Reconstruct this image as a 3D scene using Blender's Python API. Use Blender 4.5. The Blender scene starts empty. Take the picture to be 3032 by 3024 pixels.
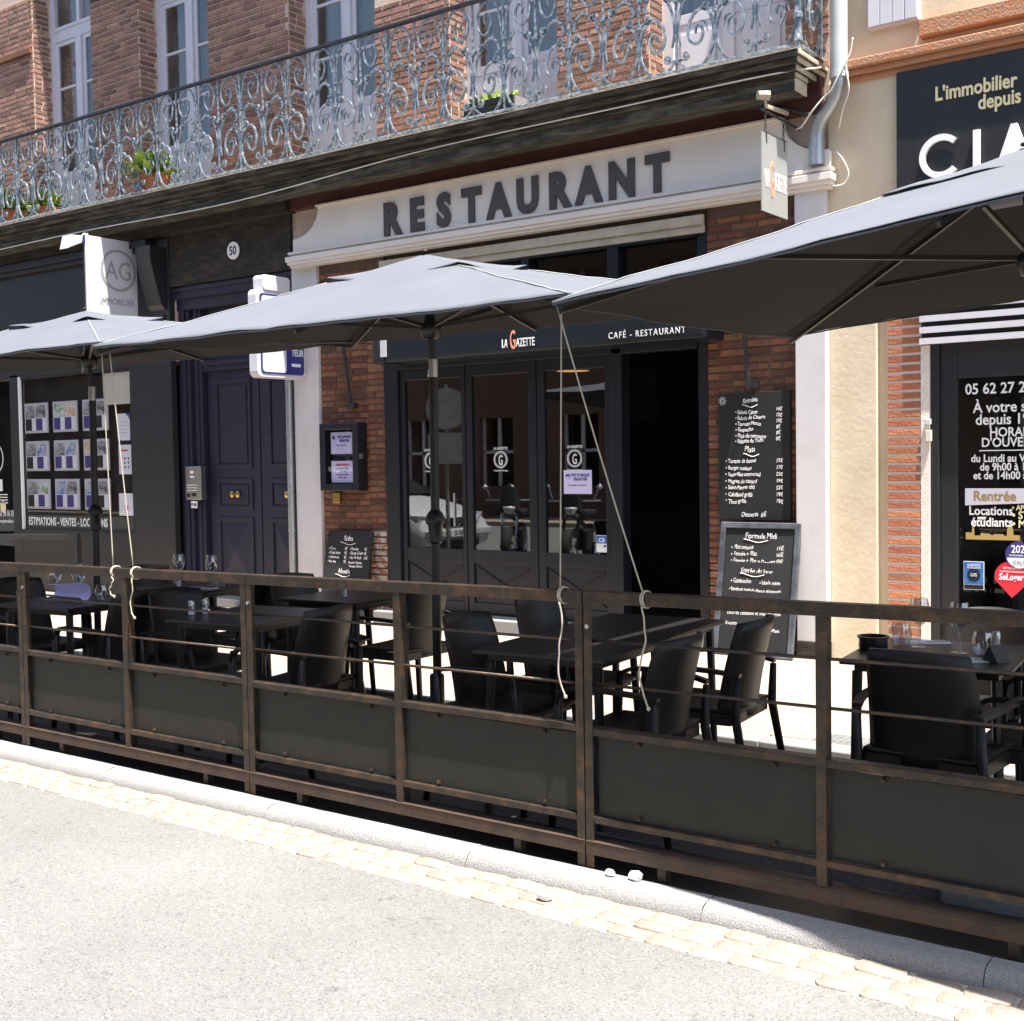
import bpy, math, random
from mathutils import Vector, Matrix, noise
R = math.radians
random.seed(7)
scene = bpy.context.scene
col = scene.collection

# ------------------------------------------------------------------ camera
cam_d = bpy.data.cameras.new('camera'); cam = bpy.data.objects.new('camera', cam_d); col.objects.link(cam)
cam_d.sensor_width = 36; cam_d.sensor_fit = 'HORIZONTAL'; cam_d.lens = 3600/3032*36; cam_d.clip_start = .05; cam_d.clip_end = 500
_r = Vector((.80913167, .58740995, -.01598384)); _d = Vector((.0117502, -.04336861, -.99899004)); _f = Vector((-.58750989, .80812667, -.0419931))
cam.matrix_world = Matrix(((_r.x, -_d.x, -_f.x, 0), (_r.y, -_d.y, -_f.y, 0), (_r.z, -_d.z, -_f.z, 1.6), (0, 0, 0, 1)))
scene.camera = cam
# ------------------------------------------------------------------ sky, sun, exposure
SUN = Vector((.29, -.105, 1)).normalized()
w = bpy.data.worlds.new('World'); scene.world = w; w.use_nodes = True
nt = w.node_tree; bg = nt.nodes['Background']; sk = nt.nodes.new('ShaderNodeTexSky'); sk.sky_type = 'NISHITA'; sk.sun_disc = False
sk.sun_elevation = math.asin(SUN.z); sk.sun_rotation = math.atan2(SUN.x, SUN.y); sk.altitude = 150; sk.dust_density = 2.5
nt.links.new(sk.outputs[0], bg.inputs[0]); bg.inputs[1].default_value = .085
sl = bpy.data.lights.new('sun', 'SUN'); sl.energy = 4.2; sl.angle = R(.53); sl.color = (1, .95, .87)
so = bpy.data.objects.new('sun', sl); col.objects.link(so); so.rotation_euler = SUN.to_track_quat('Z', 'Y').to_euler(); so.location = (5, -5, 20)
scene.view_settings.view_transform = 'Standard'; scene.view_settings.look = 'None'; scene.view_settings.gamma = 1
scene.view_settings.use_curve_mapping = False; scene.view_settings.exposure = 1.95
scene.render.resolution_x = 1024; scene.render.resolution_y = 1021

# ------------------------------------------------------------------ materials
M = {}
def nodes(name):
    m = bpy.data.materials.new(name); m.use_nodes = True; M[name] = m
    t = m.node_tree; return m, t, t.nodes['Principled BSDF']
def mat(name, c, rough=.6, metal=0, c2=None, ns=6, bump=0, bs=60, spec=None, detail=6, rand=0, lo=.38, hi=.68, sheen=0, stretch=None):
    """plain or two-tone mottled surface with fine relief; rand varies the brightness piece by piece"""
    m, t, p = nodes(name); N = t.nodes.new; L = t.links.new
    p.inputs['Roughness'].default_value = rough; p.inputs['Metallic'].default_value = metal
    if spec is not None: p.inputs['Specular IOR Level'].default_value = spec
    if sheen: p.inputs['Sheen Weight'].default_value = sheen
    tc = N('ShaderNodeTexCoord'); src = tc.outputs['Object']
    if stretch:
        mp = N('ShaderNodeMapping'); mp.inputs['Scale'].default_value = stretch; L(src, mp.inputs[0]); src = mp.outputs[0]
    cur = None
    if c2:
        n = N('ShaderNodeTexNoise'); n.inputs['Scale'].default_value = ns; n.inputs['Detail'].default_value = detail; n.inputs['Roughness'].default_value = .65
        L(src, n.inputs[0]); r = N('ShaderNodeValToRGB'); r.color_ramp.elements[0].position = lo; r.color_ramp.elements[1].position = hi
        r.color_ramp.elements[0].color = (*c, 1); r.color_ramp.elements[1].color = (*c2, 1); L(n.outputs[0], r.inputs[0]); cur = r.outputs[0]
    if rand:
        oi = N('ShaderNodeObjectInfo'); ge = N('ShaderNodeNewGeometry'); ad = N('ShaderNodeMath'); ad.operation = 'ADD'; fr = N('ShaderNodeMath'); fr.operation = 'FRACT'
        L(oi.outputs['Random'], ad.inputs[0]); L(ge.outputs['Random Per Island'], ad.inputs[1]); L(ad.outputs[0], fr.inputs[0])
        h = N('ShaderNodeHueSaturation'); mr = N('ShaderNodeMapRange'); mr.inputs[3].default_value = 1-rand; mr.inputs[4].default_value = 1+rand
        L(fr.outputs[0], mr.inputs[0]); L(mr.outputs[0], h.inputs['Value'])
        wn = N('ShaderNodeTexWhiteNoise'); wn.noise_dimensions = '1D'; L(fr.outputs[0], wn.inputs['W']); m2 = N('ShaderNodeMapRange'); m2.inputs[3].default_value = .5-rand*.03; m2.inputs[4].default_value = .5+rand*.05
        L(wn.outputs['Value'], m2.inputs[0]); L(m2.outputs[0], h.inputs['Hue'])
        if cur: L(cur, h.inputs['Color'])
        else: h.inputs['Color'].default_value = (*c, 1)
        cur = h.outputs[0]
    if cur: L(cur, p.inputs['Base Color'])
    else: p.inputs['Base Color'].default_value = (*c, 1)
    if bump:
        n = N('ShaderNodeTexNoise'); n.inputs['Scale'].default_value = bs; n.inputs['Detail'].default_value = 5; L(src, n.inputs[0])
        b = N('ShaderNodeBump'); b.inputs['Strength'].default_value = bump; b.inputs['Distance'].default_value = .01; L(n.outputs[0], b.inputs['Height']); L(b.outputs[0], p.inputs['Normal'])
    return m
def glassmat(name, tint=(1, 1, 1), boost=.02, rough=0, ior=1.5):
    m, t, p = nodes(name); N = t.nodes.new; L = t.links.new
    t.nodes.remove(p); out = t.nodes['Material Output']; mx = N('ShaderNodeMixShader'); tr = N('ShaderNodeBsdfTransparent'); gl = N('ShaderNodeBsdfGlossy'); ge = N('ShaderNodeNewGeometry'); dt = N('ShaderNodeVectorMath'); dt.operation = 'DOT_PRODUCT'; ab = N('ShaderNodeMath'); ab.operation = 'ABSOLUTE'; om = N('ShaderNodeMath'); om.operation = 'SUBTRACT'; om.inputs[0].default_value = 1; om.use_clamp = True; pw = N('ShaderNodeMath'); pw.operation = 'POWER'; pw.inputs[1].default_value = 5; fr = N('ShaderNodeMath'); fr.operation = 'MULTIPLY_ADD'; fr.inputs[1].default_value = .95; fr.inputs[2].default_value = .035
    L(ge.outputs['Normal'], dt.inputs[0]); L(ge.outputs['Incoming'], dt.inputs[1]); L(dt.outputs['Value'], ab.inputs[0]); L(ab.outputs[0], om.inputs[1]); L(om.outputs[0], pw.inputs[0]); L(pw.outputs[0], fr.inputs[0])
    ad = N('ShaderNodeMath'); ad.operation = 'ADD'; ad.inputs[1].default_value = boost; ad.use_clamp = True
    tr.inputs[0].default_value = (*tint, 1); gl.inputs['Roughness'].default_value = rough
    L(fr.outputs[0], ad.inputs[0]); L(ad.outputs[0], mx.inputs[0]); L(tr.outputs[0], mx.inputs[1]); L(gl.outputs[0], mx.inputs[2]); L(mx.outputs[0], out.inputs[0]); return m
def asphalt(name, a, b, c, d):
    m, t, p = nodes(name); N = t.nodes.new; L = t.links.new
    p.inputs['Roughness'].default_value = .85; p.inputs['Specular IOR Level'].default_value = .25
    tc = N('ShaderNodeTexCoord'); v = N('ShaderNodeTexVoronoi'); v.inputs['Scale'].default_value = 165; L(tc.outputs['Object'], v.inputs[0])
    sp = N('ShaderNodeSeparateColor'); L(v.outputs['Color'], sp.inputs[0])
    r = N('ShaderNodeValToRGB'); cr = r.color_ramp; cr.interpolation = 'LINEAR'; cr.elements[0].position = .02; cr.elements[0].color = (*a, 1); cr.elements[1].position = 1; cr.elements[1].color = (*d, 1)
    e = cr.elements.new(.13); e.color = (*b, 1); e = cr.elements.new(.75); e.color = (*c, 1); L(sp.outputs[0], r.inputs[0])
    n = N('ShaderNodeTexNoise'); n.inputs['Scale'].default_value = 1.1; n.inputs['Detail'].default_value = 5; L(tc.outputs['Object'], n.inputs[0])
    mr = N('ShaderNodeMapRange'); mr.inputs[1].default_value = .3; mr.inputs[2].default_value = .7; mr.inputs[3].default_value = .84; mr.inputs[4].default_value = 1.08; L(n.outputs[0], mr.inputs[0])
    n2 = N('ShaderNodeTexNoise'); n2.inputs['Scale'].default_value = 9; n2.inputs['Detail'].default_value = 2; L(tc.outputs['Object'], n2.inputs[0]); m3 = N('ShaderNodeMapRange'); m3.inputs[1].default_value = .66; m3.inputs[2].default_value = .76; m3.inputs[3].default_value = 1; m3.inputs[4].default_value = .72; L(n2.outputs[0], m3.inputs[0]); m4 = N('ShaderNodeMath'); m4.operation = 'MULTIPLY'; L(mr.outputs[0], m4.inputs[0]); L(m3.outputs[0], m4.inputs[1]); mr = m4
    mu = N('ShaderNodeMix'); mu.data_type = 'RGBA'; mu.blend_type = 'MULTIPLY'; mu.inputs[0].default_value = 1; L(r.outputs[0], mu.inputs[6]); L(mr.outputs[0], mu.inputs[7]); L(mu.outputs[2], p.inputs['Base Color'])
    b_ = N('ShaderNodeBump'); b_.inputs['Strength'].default_value = .6; b_.inputs['Distance'].default_value = .004; L(v.outputs['Distance'], b_.inputs['Height']); b_.invert = True; L(b_.outputs[0], p.inputs['Normal']); return m
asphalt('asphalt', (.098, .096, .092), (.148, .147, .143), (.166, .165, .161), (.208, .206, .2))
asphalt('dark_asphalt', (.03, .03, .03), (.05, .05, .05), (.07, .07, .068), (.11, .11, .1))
mat('sett', (.26, .212, .17), .85, c2=(.31, .262, .22), ns=14, bump=.5, bs=90, rand=.1)
mat('sett_joint', (.40, .365, .31), .95, c2=(.34, .305, .255), ns=25, bump=.6, bs=150)
mat('granite', (.16, .16, .16), .8, c2=(.31, .305, .295), ns=220, bump=.5, bs=170, detail=3)
mat('pavement', (.3, .25, .2), .85, c2=(.26, .215, .17), ns=3, bump=.15, bs=200)
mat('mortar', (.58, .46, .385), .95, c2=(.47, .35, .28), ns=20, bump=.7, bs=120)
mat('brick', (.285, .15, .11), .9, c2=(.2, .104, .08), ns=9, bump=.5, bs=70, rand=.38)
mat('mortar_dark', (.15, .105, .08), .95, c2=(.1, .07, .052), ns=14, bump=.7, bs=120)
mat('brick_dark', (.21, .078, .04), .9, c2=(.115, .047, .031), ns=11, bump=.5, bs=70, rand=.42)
mat('brick_orange', (.42, .155, .08), .9, c2=(.33, .115, .06), ns=20, bump=.6, bs=60, rand=.2)
mat('white_joint', (.74, .68, .6), .95, c2=(.64, .57, .48), ns=30, bump=.6, bs=120)
mat('worn_brick', (.34, .12, .07), .9, c2=(.5, .42, .35), ns=16, bump=.6, bs=70, rand=.2, lo=.44, hi=.52)
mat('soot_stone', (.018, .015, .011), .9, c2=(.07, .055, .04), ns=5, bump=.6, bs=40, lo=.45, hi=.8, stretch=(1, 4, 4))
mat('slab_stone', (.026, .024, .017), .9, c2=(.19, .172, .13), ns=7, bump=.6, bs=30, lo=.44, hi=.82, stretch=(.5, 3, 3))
mat('pale_stone', (.5, .44, .34), .9, c2=(.38, .33, .25), ns=9, bump=.4, bs=60)
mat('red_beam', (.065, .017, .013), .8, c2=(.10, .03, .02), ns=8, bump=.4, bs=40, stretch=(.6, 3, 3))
mat('ochre_render', (.68, .58, .43), .95, c2=(.55, .45, .31), ns=2.2, bump=.22, bs=28, lo=.3, hi=.75)
mat('orange_ledge', (.46, .2, .1), .9, c2=(.4, .24, .15), ns=10, bump=.7, bs=60)
mat('white_render', (.6, .575, .575), .8, c2=(.52, .49, .48), ns=5, bump=.05, bs=30, lo=.5, hi=.8)
mat('sign_white', (.74, .685, .615), .6, c2=(.66, .60, .53), ns=2.5, lo=.4, hi=.8)
mat('frame_white', (.6, .585, .63), .5, c2=(.54, .525, .56), ns=8, lo=.5, hi=.8)
mat('letter_grey', (.07, .06, .06), .5)
mat('anthracite', (.0165, .017, .019), .42, c2=(.02, .0205, .023), ns=3)
mat('shop_black', (.012, .012, .013), .5)
mat('navy_paint', (.008, .0105, .015), .35, c2=(.010, .0125, .018), ns=5)
mat('blue_paint', (.014, .014, .033), .5, c2=(.018, .0175, .039), ns=4)
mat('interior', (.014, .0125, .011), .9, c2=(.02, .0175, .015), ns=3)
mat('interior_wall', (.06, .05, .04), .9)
mat('brass', (.55, .36, .12), .3, 1)
mat('steel', (.55, .54, .52), .35, 1, bump=.05, bs=30)
mat('zinc', (.5, .52, .53), .45, .9, c2=(.38, .4, .41), ns=7)
mat('grey_pipe', (.5, .52, .52), .5, c2=(.42, .44, .44), ns=5)
mat('iron_blue', (.10, .14, .18), .33, .15, c2=(.5, .53, .55), ns=22, bump=.3, bs=60, lo=.42, hi=.7)  # pale mottling paints highlights onto the dark iron
mat('iron_black', (.02, .022, .025), .5)
mat('rust_steel', (.05, .041, .033), .42, .55, c2=(.15, .085, .047), ns=13, bump=.25, bs=90, lo=.45, hi=.78)
mat('rust_beam', (.085, .052, .035), .6, .3, c2=(.05, .038, .031), ns=12, bump=.2, bs=90)
mat('panel_steel', (.022, .0225, .020), .5, .3, c2=(.034, .0335, .029), ns=5, bump=.04, bs=50, spec=.4, lo=.3, hi=.75)
mat('canopy_shade', (.027, .0265, .0265), .9, bump=.1, bs=260, spec=.2)  # dark tone holds the shade on the underside of the canopy
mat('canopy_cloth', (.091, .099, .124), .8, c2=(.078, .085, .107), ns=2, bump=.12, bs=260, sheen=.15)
mat('pole_black', (.012, .012, .012), .4)
mat('resin', (.0135, .0105, .0095), .45, bump=.12, bs=260, spec=.45)
mat('table_top', (.011, .0105, .0105), .35, c2=(.018, .016, .015), ns=30, stretch=(1, 12, 1))
mat('table_metal', (.02, .02, .02), .45)
mat('slate', (.007, .007, .008), .75, c2=(.012, .012, .014), ns=3)
mat('chalk', (.85, .84, .82), .9)
mat('board_frame', (.045, .05, .06), .35, c2=(.12, .135, .155), ns=6)
mat('paper', (.8, .79, .85), .8)
mat('paper_lilac', (.62, .58, .82), .8)
mat('paper_cream', (.62, .58, .48), .8)
mat('ink_blue', (.06, .05, .22), .7)
mat('ink_red', (.6, .08, .07), .7)
mat('white_ink', (.82, .82, .8), .6)
mat('gold_ink', (.5, .36, .12), .45, .3)
mat('orange_ink', (.85, .33, .2), .5)
mat('cream_ink', (.8, .72, .42), .6)
mat('sign_blue', (.03, .03, .2), .4)
mat('sticker_blue', (.02, .09, .35), .4, c2=(.05, .25, .5), ns=12)
mat('sticker_violet', (.05, .04, .2), .4)
mat('sticker_red', (.72, .03, .05), .4)
mat('photo_print', (.5, .5, .5), .5, c2=(.08, .08, .1), ns=14, lo=.4, hi=.6)
mat('photo_blue', (.1, .22, .6), .5, c2=(.6, .6, .5), ns=9, lo=.45, hi=.6)
mat('photo_warm', (.6, .3, .12), .5, c2=(.75, .7, .65), ns=12, lo=.4, hi=.6)
mat('photo_green', (.15, .3, .08), .5, c2=(.7, .75, .8), ns=12, lo=.42, hi=.58)
mat('rope', (.42, .38, .3), .9)
mat('terracotta', (.42, .14, .06), .85, c2=(.5, .22, .12), ns=10)
mat('leaf', (.14, .22, .02), .6, c2=(.28, .34, .05), ns=20, rand=.3)
mat('planter_black', (.012, .012, .012), .6)
mat('wicker_grey', (.25, .25, .26), .8, bump=.4, bs=90)
mat('cable', (.7, .68, .62), .6)
mat('cable_dark', (.03, .03, .03), .6)
mat('rubber', (.015, .015, .015), .8)
mat('car_paint', (.55, .57, .58), .25, .1)
mat('car_dark', (.015, .015, .017), .3)
mat('chrome', (.8, .8, .8), .12, 1)
mat('headlight', (.75, .78, .8), .1, .4)
mat('opposite_render', (.15, .085, .06), .9, c2=(.12, .07, .05), ns=2)
mat('shutter_grey', (.3, .31, .31), .7)
glassmat('pane_glass', (.96, .965, .965), -.005)
glassmat('upper_glass', (.8, .82, .81), .06)
glassmat('clear_glass', (.93, .94, .95), .15)
glassmat('case_glass', (.95, .95, .96), 0)
glassmat('door_glass', (.8, .82, .82), .085)
# frosted hanging sign
m, t, p = nodes('frosted'); p.inputs['Base Color'].default_value = (.5, .51, .49, 1); p.inputs['Roughness'].default_value = .45; p.inputs['Transmission Weight'].default_value = .35; p.inputs['Alpha'].default_value = .82
m, t, p = nodes('lamp_glow'); p.inputs['Base Color'].default_value = (.3, .12, .03, 1); p.inputs['Emission Color'].default_value = (1, .5, .15, 1); p.inputs['Emission Strength'].default_value = .35

# ------------------------------------------------------------------ mesh helpers
OFF = {}
class MB:
    def __init__(s): s.v = []; s.f = []
    def add(s, vs, fs):
        b = len(s.v); s.v += [tuple(v) for v in vs]; s.f += [tuple(i+b for i in f) for f in fs]; return s
    def box(s, x0, x1, y0, y1, z0, z1):
        return s.add([(x0, y0, z0), (x1, y0, z0), (x1, y1, z0), (x0, y1, z0), (x0, y0, z1), (x1, y0, z1), (x1, y1, z1), (x0, y1, z1)],
                     [(0, 3, 2, 1), (4, 5, 6, 7), (0, 1, 5, 4), (1, 2, 6, 5), (2, 3, 7, 6), (3, 0, 4, 7)])
    def bar(s, p, q, wd, ht, up=(0, 0, 1)):
        p, q, up = Vector(p), Vector(q), Vector(up); d = (q-p).normalized(); a = d.cross(up)
        if a.length < 1e-4: a = d.cross(Vector((1, 0, 0)))
        a.normalize(); b = a.cross(d); a *= wd/2; b *= ht/2
        return s.add([p-a-b, p+a-b, p+a+b, p-a+b, q-a-b, q+a-b, q+a+b, q-a+b], [(0, 3, 2, 1), (4, 5, 6, 7), (0, 1, 5, 4), (1, 2, 6, 5), (2, 3, 7, 6), (3, 0, 4, 7)])
    def tube(s, pts, r, n=8, caps=True):
        pts = [Vector(p) for p in pts]; rs = r if isinstance(r, (list, tuple)) else [r]*len(pts); rings = []; pa = None
        for i, p in enumerate(pts):
            d = (pts[min(i+1, len(pts)-1)]-pts[max(i-1, 0)]).normalized()
            a = pa-d*pa.dot(d) if pa else d.orthogonal()
            if a.length < 1e-5: a = d.orthogonal()
            a.normalize(); pa = a; b = d.cross(a); rings.append([p+(a*math.cos(2*math.pi*k/n)+b*math.sin(2*math.pi*k/n))*rs[i] for k in range(n)])
        vs = [v for g in rings for v in g]; fs = []
        for i in range(len(pts)-1):
            for k in range(n): fs.append((i*n+k, i*n+(k+1) % n, (i+1)*n+(k+1) % n, (i+1)*n+k))
        if caps: fs += [tuple(reversed(range(n))), tuple(range((len(pts)-1)*n, len(pts)*n))]
        return s.add(vs, fs)
    def lathe(s, prof, n=16, c=(0, 0, 0)):
        vs = []; fs = []; m_ = len(prof)
        for k in range(n):
            a = 2*math.pi*k/n; vs += [(c[0]+r*math.cos(a), c[1]+r*math.sin(a), c[2]+z) for r, z in prof]
        for k in range(n):
            for i in range(m_-1): fs.append((k*m_+i, ((k+1) % n)*m_+i, ((k+1) % n)*m_+i+1, k*m_+i+1))
        return s.add(vs, fs)
    def prism(s, poly, fn, d0, d1):
        """extrude a 2-D outline; fn(a, b, d) -> point"""
        n = len(poly); vs = [fn(a, b, d0) for a, b in poly]+[fn(a, b, d1) for a, b in poly]
        return s.add(vs, [tuple(range(n)), tuple(reversed(range(n, 2*n)))]+[(i, i+n, (i+1) % n+n, (i+1) % n) for i in range(n)])
    def grid(s, fn, nu, nv):
        vs = [fn(i/nu, j/nv) for j in range(nv+1) for i in range(nu+1)]
        return s.add(vs, [(j*(nu+1)+i, j*(nu+1)+i+1, (j+1)*(nu+1)+i+1, (j+1)*(nu+1)+i) for j in range(nv) for i in range(nu)])
def build(name, mb, m, parent=None, smooth=False, bevel=0, solid=0, local=False, sharp=None):
    me = bpy.data.meshes.new(name); off = Vector((0, 0, 0))
    if parent is not None and not local: off = OFF.get(parent.name, off)
    me.from_pydata([(v[0]-off.x, v[1]-off.y, v[2]-off.z) for v in mb.v], [], mb.f); me.validate(); me.update()
    import bmesh as _b
    bm = _b.new(); bm.from_mesh(me); _b.ops.recalc_face_normals(bm, faces=bm.faces); bm.to_mesh(me); bm.free()
    me.materials.append(M[m])
    if smooth: me.polygons.foreach_set('use_smooth', [True]*len(me.polygons))
    if sharp: me.set_sharp_from_angle(angle=R(sharp))
    o = bpy.data.objects.new(name, me); col.objects.link(o)
    if parent is not None: o.parent = parent; OFF[o.name] = off
    if bevel:
        b = o.modifiers.new('bevel', 'BEVEL'); b.width = bevel; b.segments = 2; b.limit_method = 'ANGLE'; b.angle_limit = R(40)
    if solid:
        b = o.modifiers.new('solid', 'SOLIDIFY'); b.thickness = solid; b.offset = 0
    return o
def tag(o, label=None, cat=None, group=None, kind=None):
    if label: o['label'] = label
    if cat: o['category'] = cat
    if group: o['group'] = group
    if kind: o['kind'] = kind
    return o
def thing(name, loc, label, cat, group=None, rz=0):
    o = bpy.data.objects.new(name, None); col.objects.link(o); o.location = loc; o.rotation_euler = (0, 0, rz); o.empty_display_size = .1
    OFF[o.name] = Vector(loc); return tag(o, label, cat, group)
def copy_tree(o, parent=None):
    c = o.copy(); col.objects.link(c); c.parent = parent
    for ch in list(o.children): copy_tree(ch, c)
    return c
def box(x0, x1, y0, y1, z0, z1): return MB().box(x0, x1, y0, y1, z0, z1)
TEXTS = []
FR = Matrix(((1, 0, 0), (0, 0, -1), (0, 1, 0)))     # lettering that faces the street (-Y)
SD = Matrix(((0, 0, 1), (1, 0, 0), (0, 1, 0)))      # lettering on a board that faces +X
def text(name, s, loc, size, m, parent, ext=.0015, sx=1, bold=0, align='LEFT', rot=FR, shear=0, wob=0, space=1, tilt=0):
    c = bpy.data.curves.new('lettering', 'FONT'); c.body = s; c.size = size; c.extrude = ext; c.offset = bold; c.align_x = align; c.shear = shear; c.space_character = space; c.resolution_u = 3
    o = bpy.data.objects.new('lettering_tmp', c); col.objects.link(o); TEXTS.append((o, name, loc, m, parent, sx, rot, wob, tilt)); return o
def finish_texts():
    bpy.context.view_layer.update(); dg = bpy.context.evaluated_depsgraph_get(); out = []
    for o, *_ in TEXTS: out.append(bpy.data.meshes.new_from_object(o.evaluated_get(dg)))
    for (o, name, loc, m, parent, sx, rot, wob, tilt), me in zip(TEXTS, out):
        off = OFF.get(parent.name, Vector((0, 0, 0))); T = Matrix.Rotation(tilt, 3, 'Z')
        for v in me.vertices:
            q = Vector((v.co.x*sx, v.co.y, v.co.z))
            if wob: q.x += wob*noise.noise((q.x*40, q.y*40, loc[2]*7)); q.y += wob*1.6*noise.noise((q.x*26+9, q.y*9, loc[2]*7))
            v.co = rot@(T@q)+Vector(loc)-off
        me.name = name; me.materials.clear(); me.materials.append(M[m])
        n = bpy.data.objects.new(name, me); col.objects.link(n); n.parent = parent; OFF[n.name] = off
        cu = o.data; bpy.data.objects.remove(o); bpy.data.curves.remove(cu)
def struct(name, mb, m, **k): return tag(build(name, mb, m, **k), kind='structure')

# brick laying ------------------------------------------------------------
BM = {}
def brickmesh(L_, D_, H_, m, v):
    key = (round(L_, 3), round(D_, 3), round(H_, 3), m, v)
    if key in BM: return BM[key]
    rr = random.Random(hash(key) & 1023); b = .004; vs = []
    for z in (0, H_):
        for x, y in ((0, 0), (L_, 0), (L_, D_), (0, D_)): vs.append((x+rr.uniform(-1, 1)*.002, y+(rr.uniform(0, .005) if y == 0 else 0), z+rr.uniform(-1, 1)*.002))
    # chamfered street face
    fr = [(b, -.004+rr.uniform(-.003, .001), b), (L_-b, -.004+rr.uniform(-.003, .001), b), (L_-b, -.004, H_-b), (b, -.004, H_-b)]
    vs += fr
    fs = [(0, 3, 2, 1), (4, 5, 6, 7), (1, 2, 6, 5), (2, 3, 7, 6), (3, 0, 4, 7), (0, 1, 9, 8), (1, 5, 10, 9), (5, 4, 11, 10), (4, 0, 8, 11), (8, 9, 10, 11)]
    me = bpy.data.meshes.new('brick'); me.from_pydata(vs, [], fs); me.update(); me.materials.append(M[m]); BM[key] = me; return me
def lay(regions, parent, budget, L_=.22, H_=.046, pitch=.0605, gap=.014, D_=.03, stuffname='brickwork'):
    """regions: (x0, x1, z0, z1, y, material, axis); the ones first in the list are laid as single bricks"""
    left = budget; mbs = {}
    off = OFF.get(parent.name, Vector((0, 0, 0)))
    for x0, x1, z0, z1, y, m, ax in regions:
        k = 0; z = z0
        while z+H_ <= z1+.01:
            x = x0-(0 if k % 2 == 0 else L_*.5); dz = random.uniform(-.002, .002)
            while x < x1-.015:
                a = max(x, x0); ln = L_*random.choice((1, 1, 1, .5, .92)); e = min(x+ln-gap, x1); x += ln
                if e-a < .03: continue
                me = brickmesh(e-a, D_, H_, m, random.randint(0, 2))
                if left > 0:
                    o = bpy.data.objects.new('brick', me); col.objects.link(o); o.parent = parent; left -= 1
                    if ax == 'y': o.location = Vector((a, y, z+dz))-off
                    else: o.location = Vector((y, a, z+dz))-off; o.rotation_euler = (0, 0, R(90))
                else:
                    mb = mbs.setdefault(m, MB())
                    if ax == 'y': mb.add([(v.co.x+a, v.co.y+y, v.co.z+z+dz) for v in me.vertices], [tuple(p_.vertices) for p_ in me.polygons])
                    else: mb.add([(y-v.co.y, v.co.x+a, v.co.z+z+dz) for v in me.vertices], [tuple(p_.vertices) for p_ in me.polygons])
            z += pitch; k += 1
    for m, mb in mbs.items(): tag(build(stuffname, mb, m, parent), kind='stuff')

# ================================================================== GROUND
struct('road', box(-40, 25, -6, 3.44, -.3, 0), 'asphalt')
gut = struct('gutter', box(-12, 8, 3.432, 3.70, -.3, -.0035), 'sett_joint')
SM = []
for v in range(5):
    rr = random.Random(v); mb = MB(); L_, W_ = .15, .082
    n = 16; ring = []
    for k in range(n):
        a = 2*math.pi*k/n; c_, s_ = math.cos(a), math.sin(a); q = (abs(c_)**7+abs(s_)**7)**(-1/7)
        ring.append((q*c_*L_/2*(1+rr.uniform(-.05, .04)), q*s_*W_/2*(1+rr.uniform(-.06, .05))))
    vs = [(a, b, -.03) for a, b in ring]+[(a, b, -.003) for a, b in ring]+[(a*.965, b*.94, .0025+rr.uniform(-.001, .001)) for a, b in ring]
    fs = [(k, (k+1) % n, n+(k+1) % n, n+k) for k in range(n)]+[(n+k, n+(k+1) % n, 2*n+(k+1) % n, 2*n+k) for k in range(n)]+[tuple(range(2*n, 3*n))]
    mb.add(vs, fs); me = bpy.data.meshes.new('sett'); me.from_pydata(mb.v, [], mb.f); me.update(); me.materials.append(M['sett']); me.polygons.foreach_set('use_smooth', [True]*len(me.polygons)); SM.append(me)
for row in range(3):
    x = -9+row*.07
    while x < -.3:
        o = bpy.data.objects.new('sett', random.choice(SM)); col.objects.link(o); o.parent = gut
        s = random.uniform(.82, 1.12); x += .077*s
        o.location = (x, 3.484+row*.087+random.uniform(-.005, .005), random.uniform(-.003, .004)); o.rotation_euler = (random.uniform(-.02, .02), random.uniform(-.02, .02), random.uniform(-.05, .05)+(math.pi if random.random() < .5 else 0)); o.scale = (s, random.uniform(.94, 1.06), 1)
        x += .077*s+.006
kerb = struct('kerb', box(-12, 8, 3.73, 3.80, -.3, .02), 'granite')
xs = [-9.0, -7.85, -6.55, -5.3, -4.1, -2.95, -1.92, -.98, .3]
for a, b in zip(xs[:-1], xs[1:]):
    mb = MB(); n = 14; rr = random.Random(int(a*10))
    prof = [(3.7, -.1), (3.702, .004), (3.716, .028), (3.73, .043), (3.748, .051), (3.78, .055), (3.815, .055), (3.815, -.1)]
    mb.grid(lambda u, v: (a+.0015+(b-a-.003)*u, prof[min(int(round(v*7)), 7)][0]+.006*noise.noise((u*9+a, v*3, 0)), prof[min(int(round(v*7)), 7)][1]+.003*noise.noise((u*11+a, v*5, 3))), n, 7)
    build('kerb_stone', mb, 'granite', kerb, smooth=True, sharp=50)
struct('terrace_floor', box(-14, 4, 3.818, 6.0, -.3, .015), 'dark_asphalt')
rk = struct('rear_kerb', box(-14, 4, 6.0, 6.16, -.3, .03), 'granite')
x = -13
while x < 2:
    b = x+random.uniform(.9, 1.15); build('kerb_stone', box(x+.003, b-.003, 5.995, 6.165, -.1, .07+random.uniform(-.002, .002)), 'granite', rk, bevel=.008); x = b
tag(build('drain_grate', box(-2.52, -2.22, 6.172, 6.36, .05, .0725), 'zinc'), 'ribbed metal drain cover set in the pale pavement behind the terrace', 'drain cover')
g = bpy.data.objects['drain_grate']
for k in range(7): build('slot', box(-2.49+k*.038, -2.475+k*.038, 6.19, 6.34, .0725, .0765), 'zinc', g)
struct('sidewalk', box(-30, 14, 6.165, 8.8, -.3, .07), 'pavement')
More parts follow.
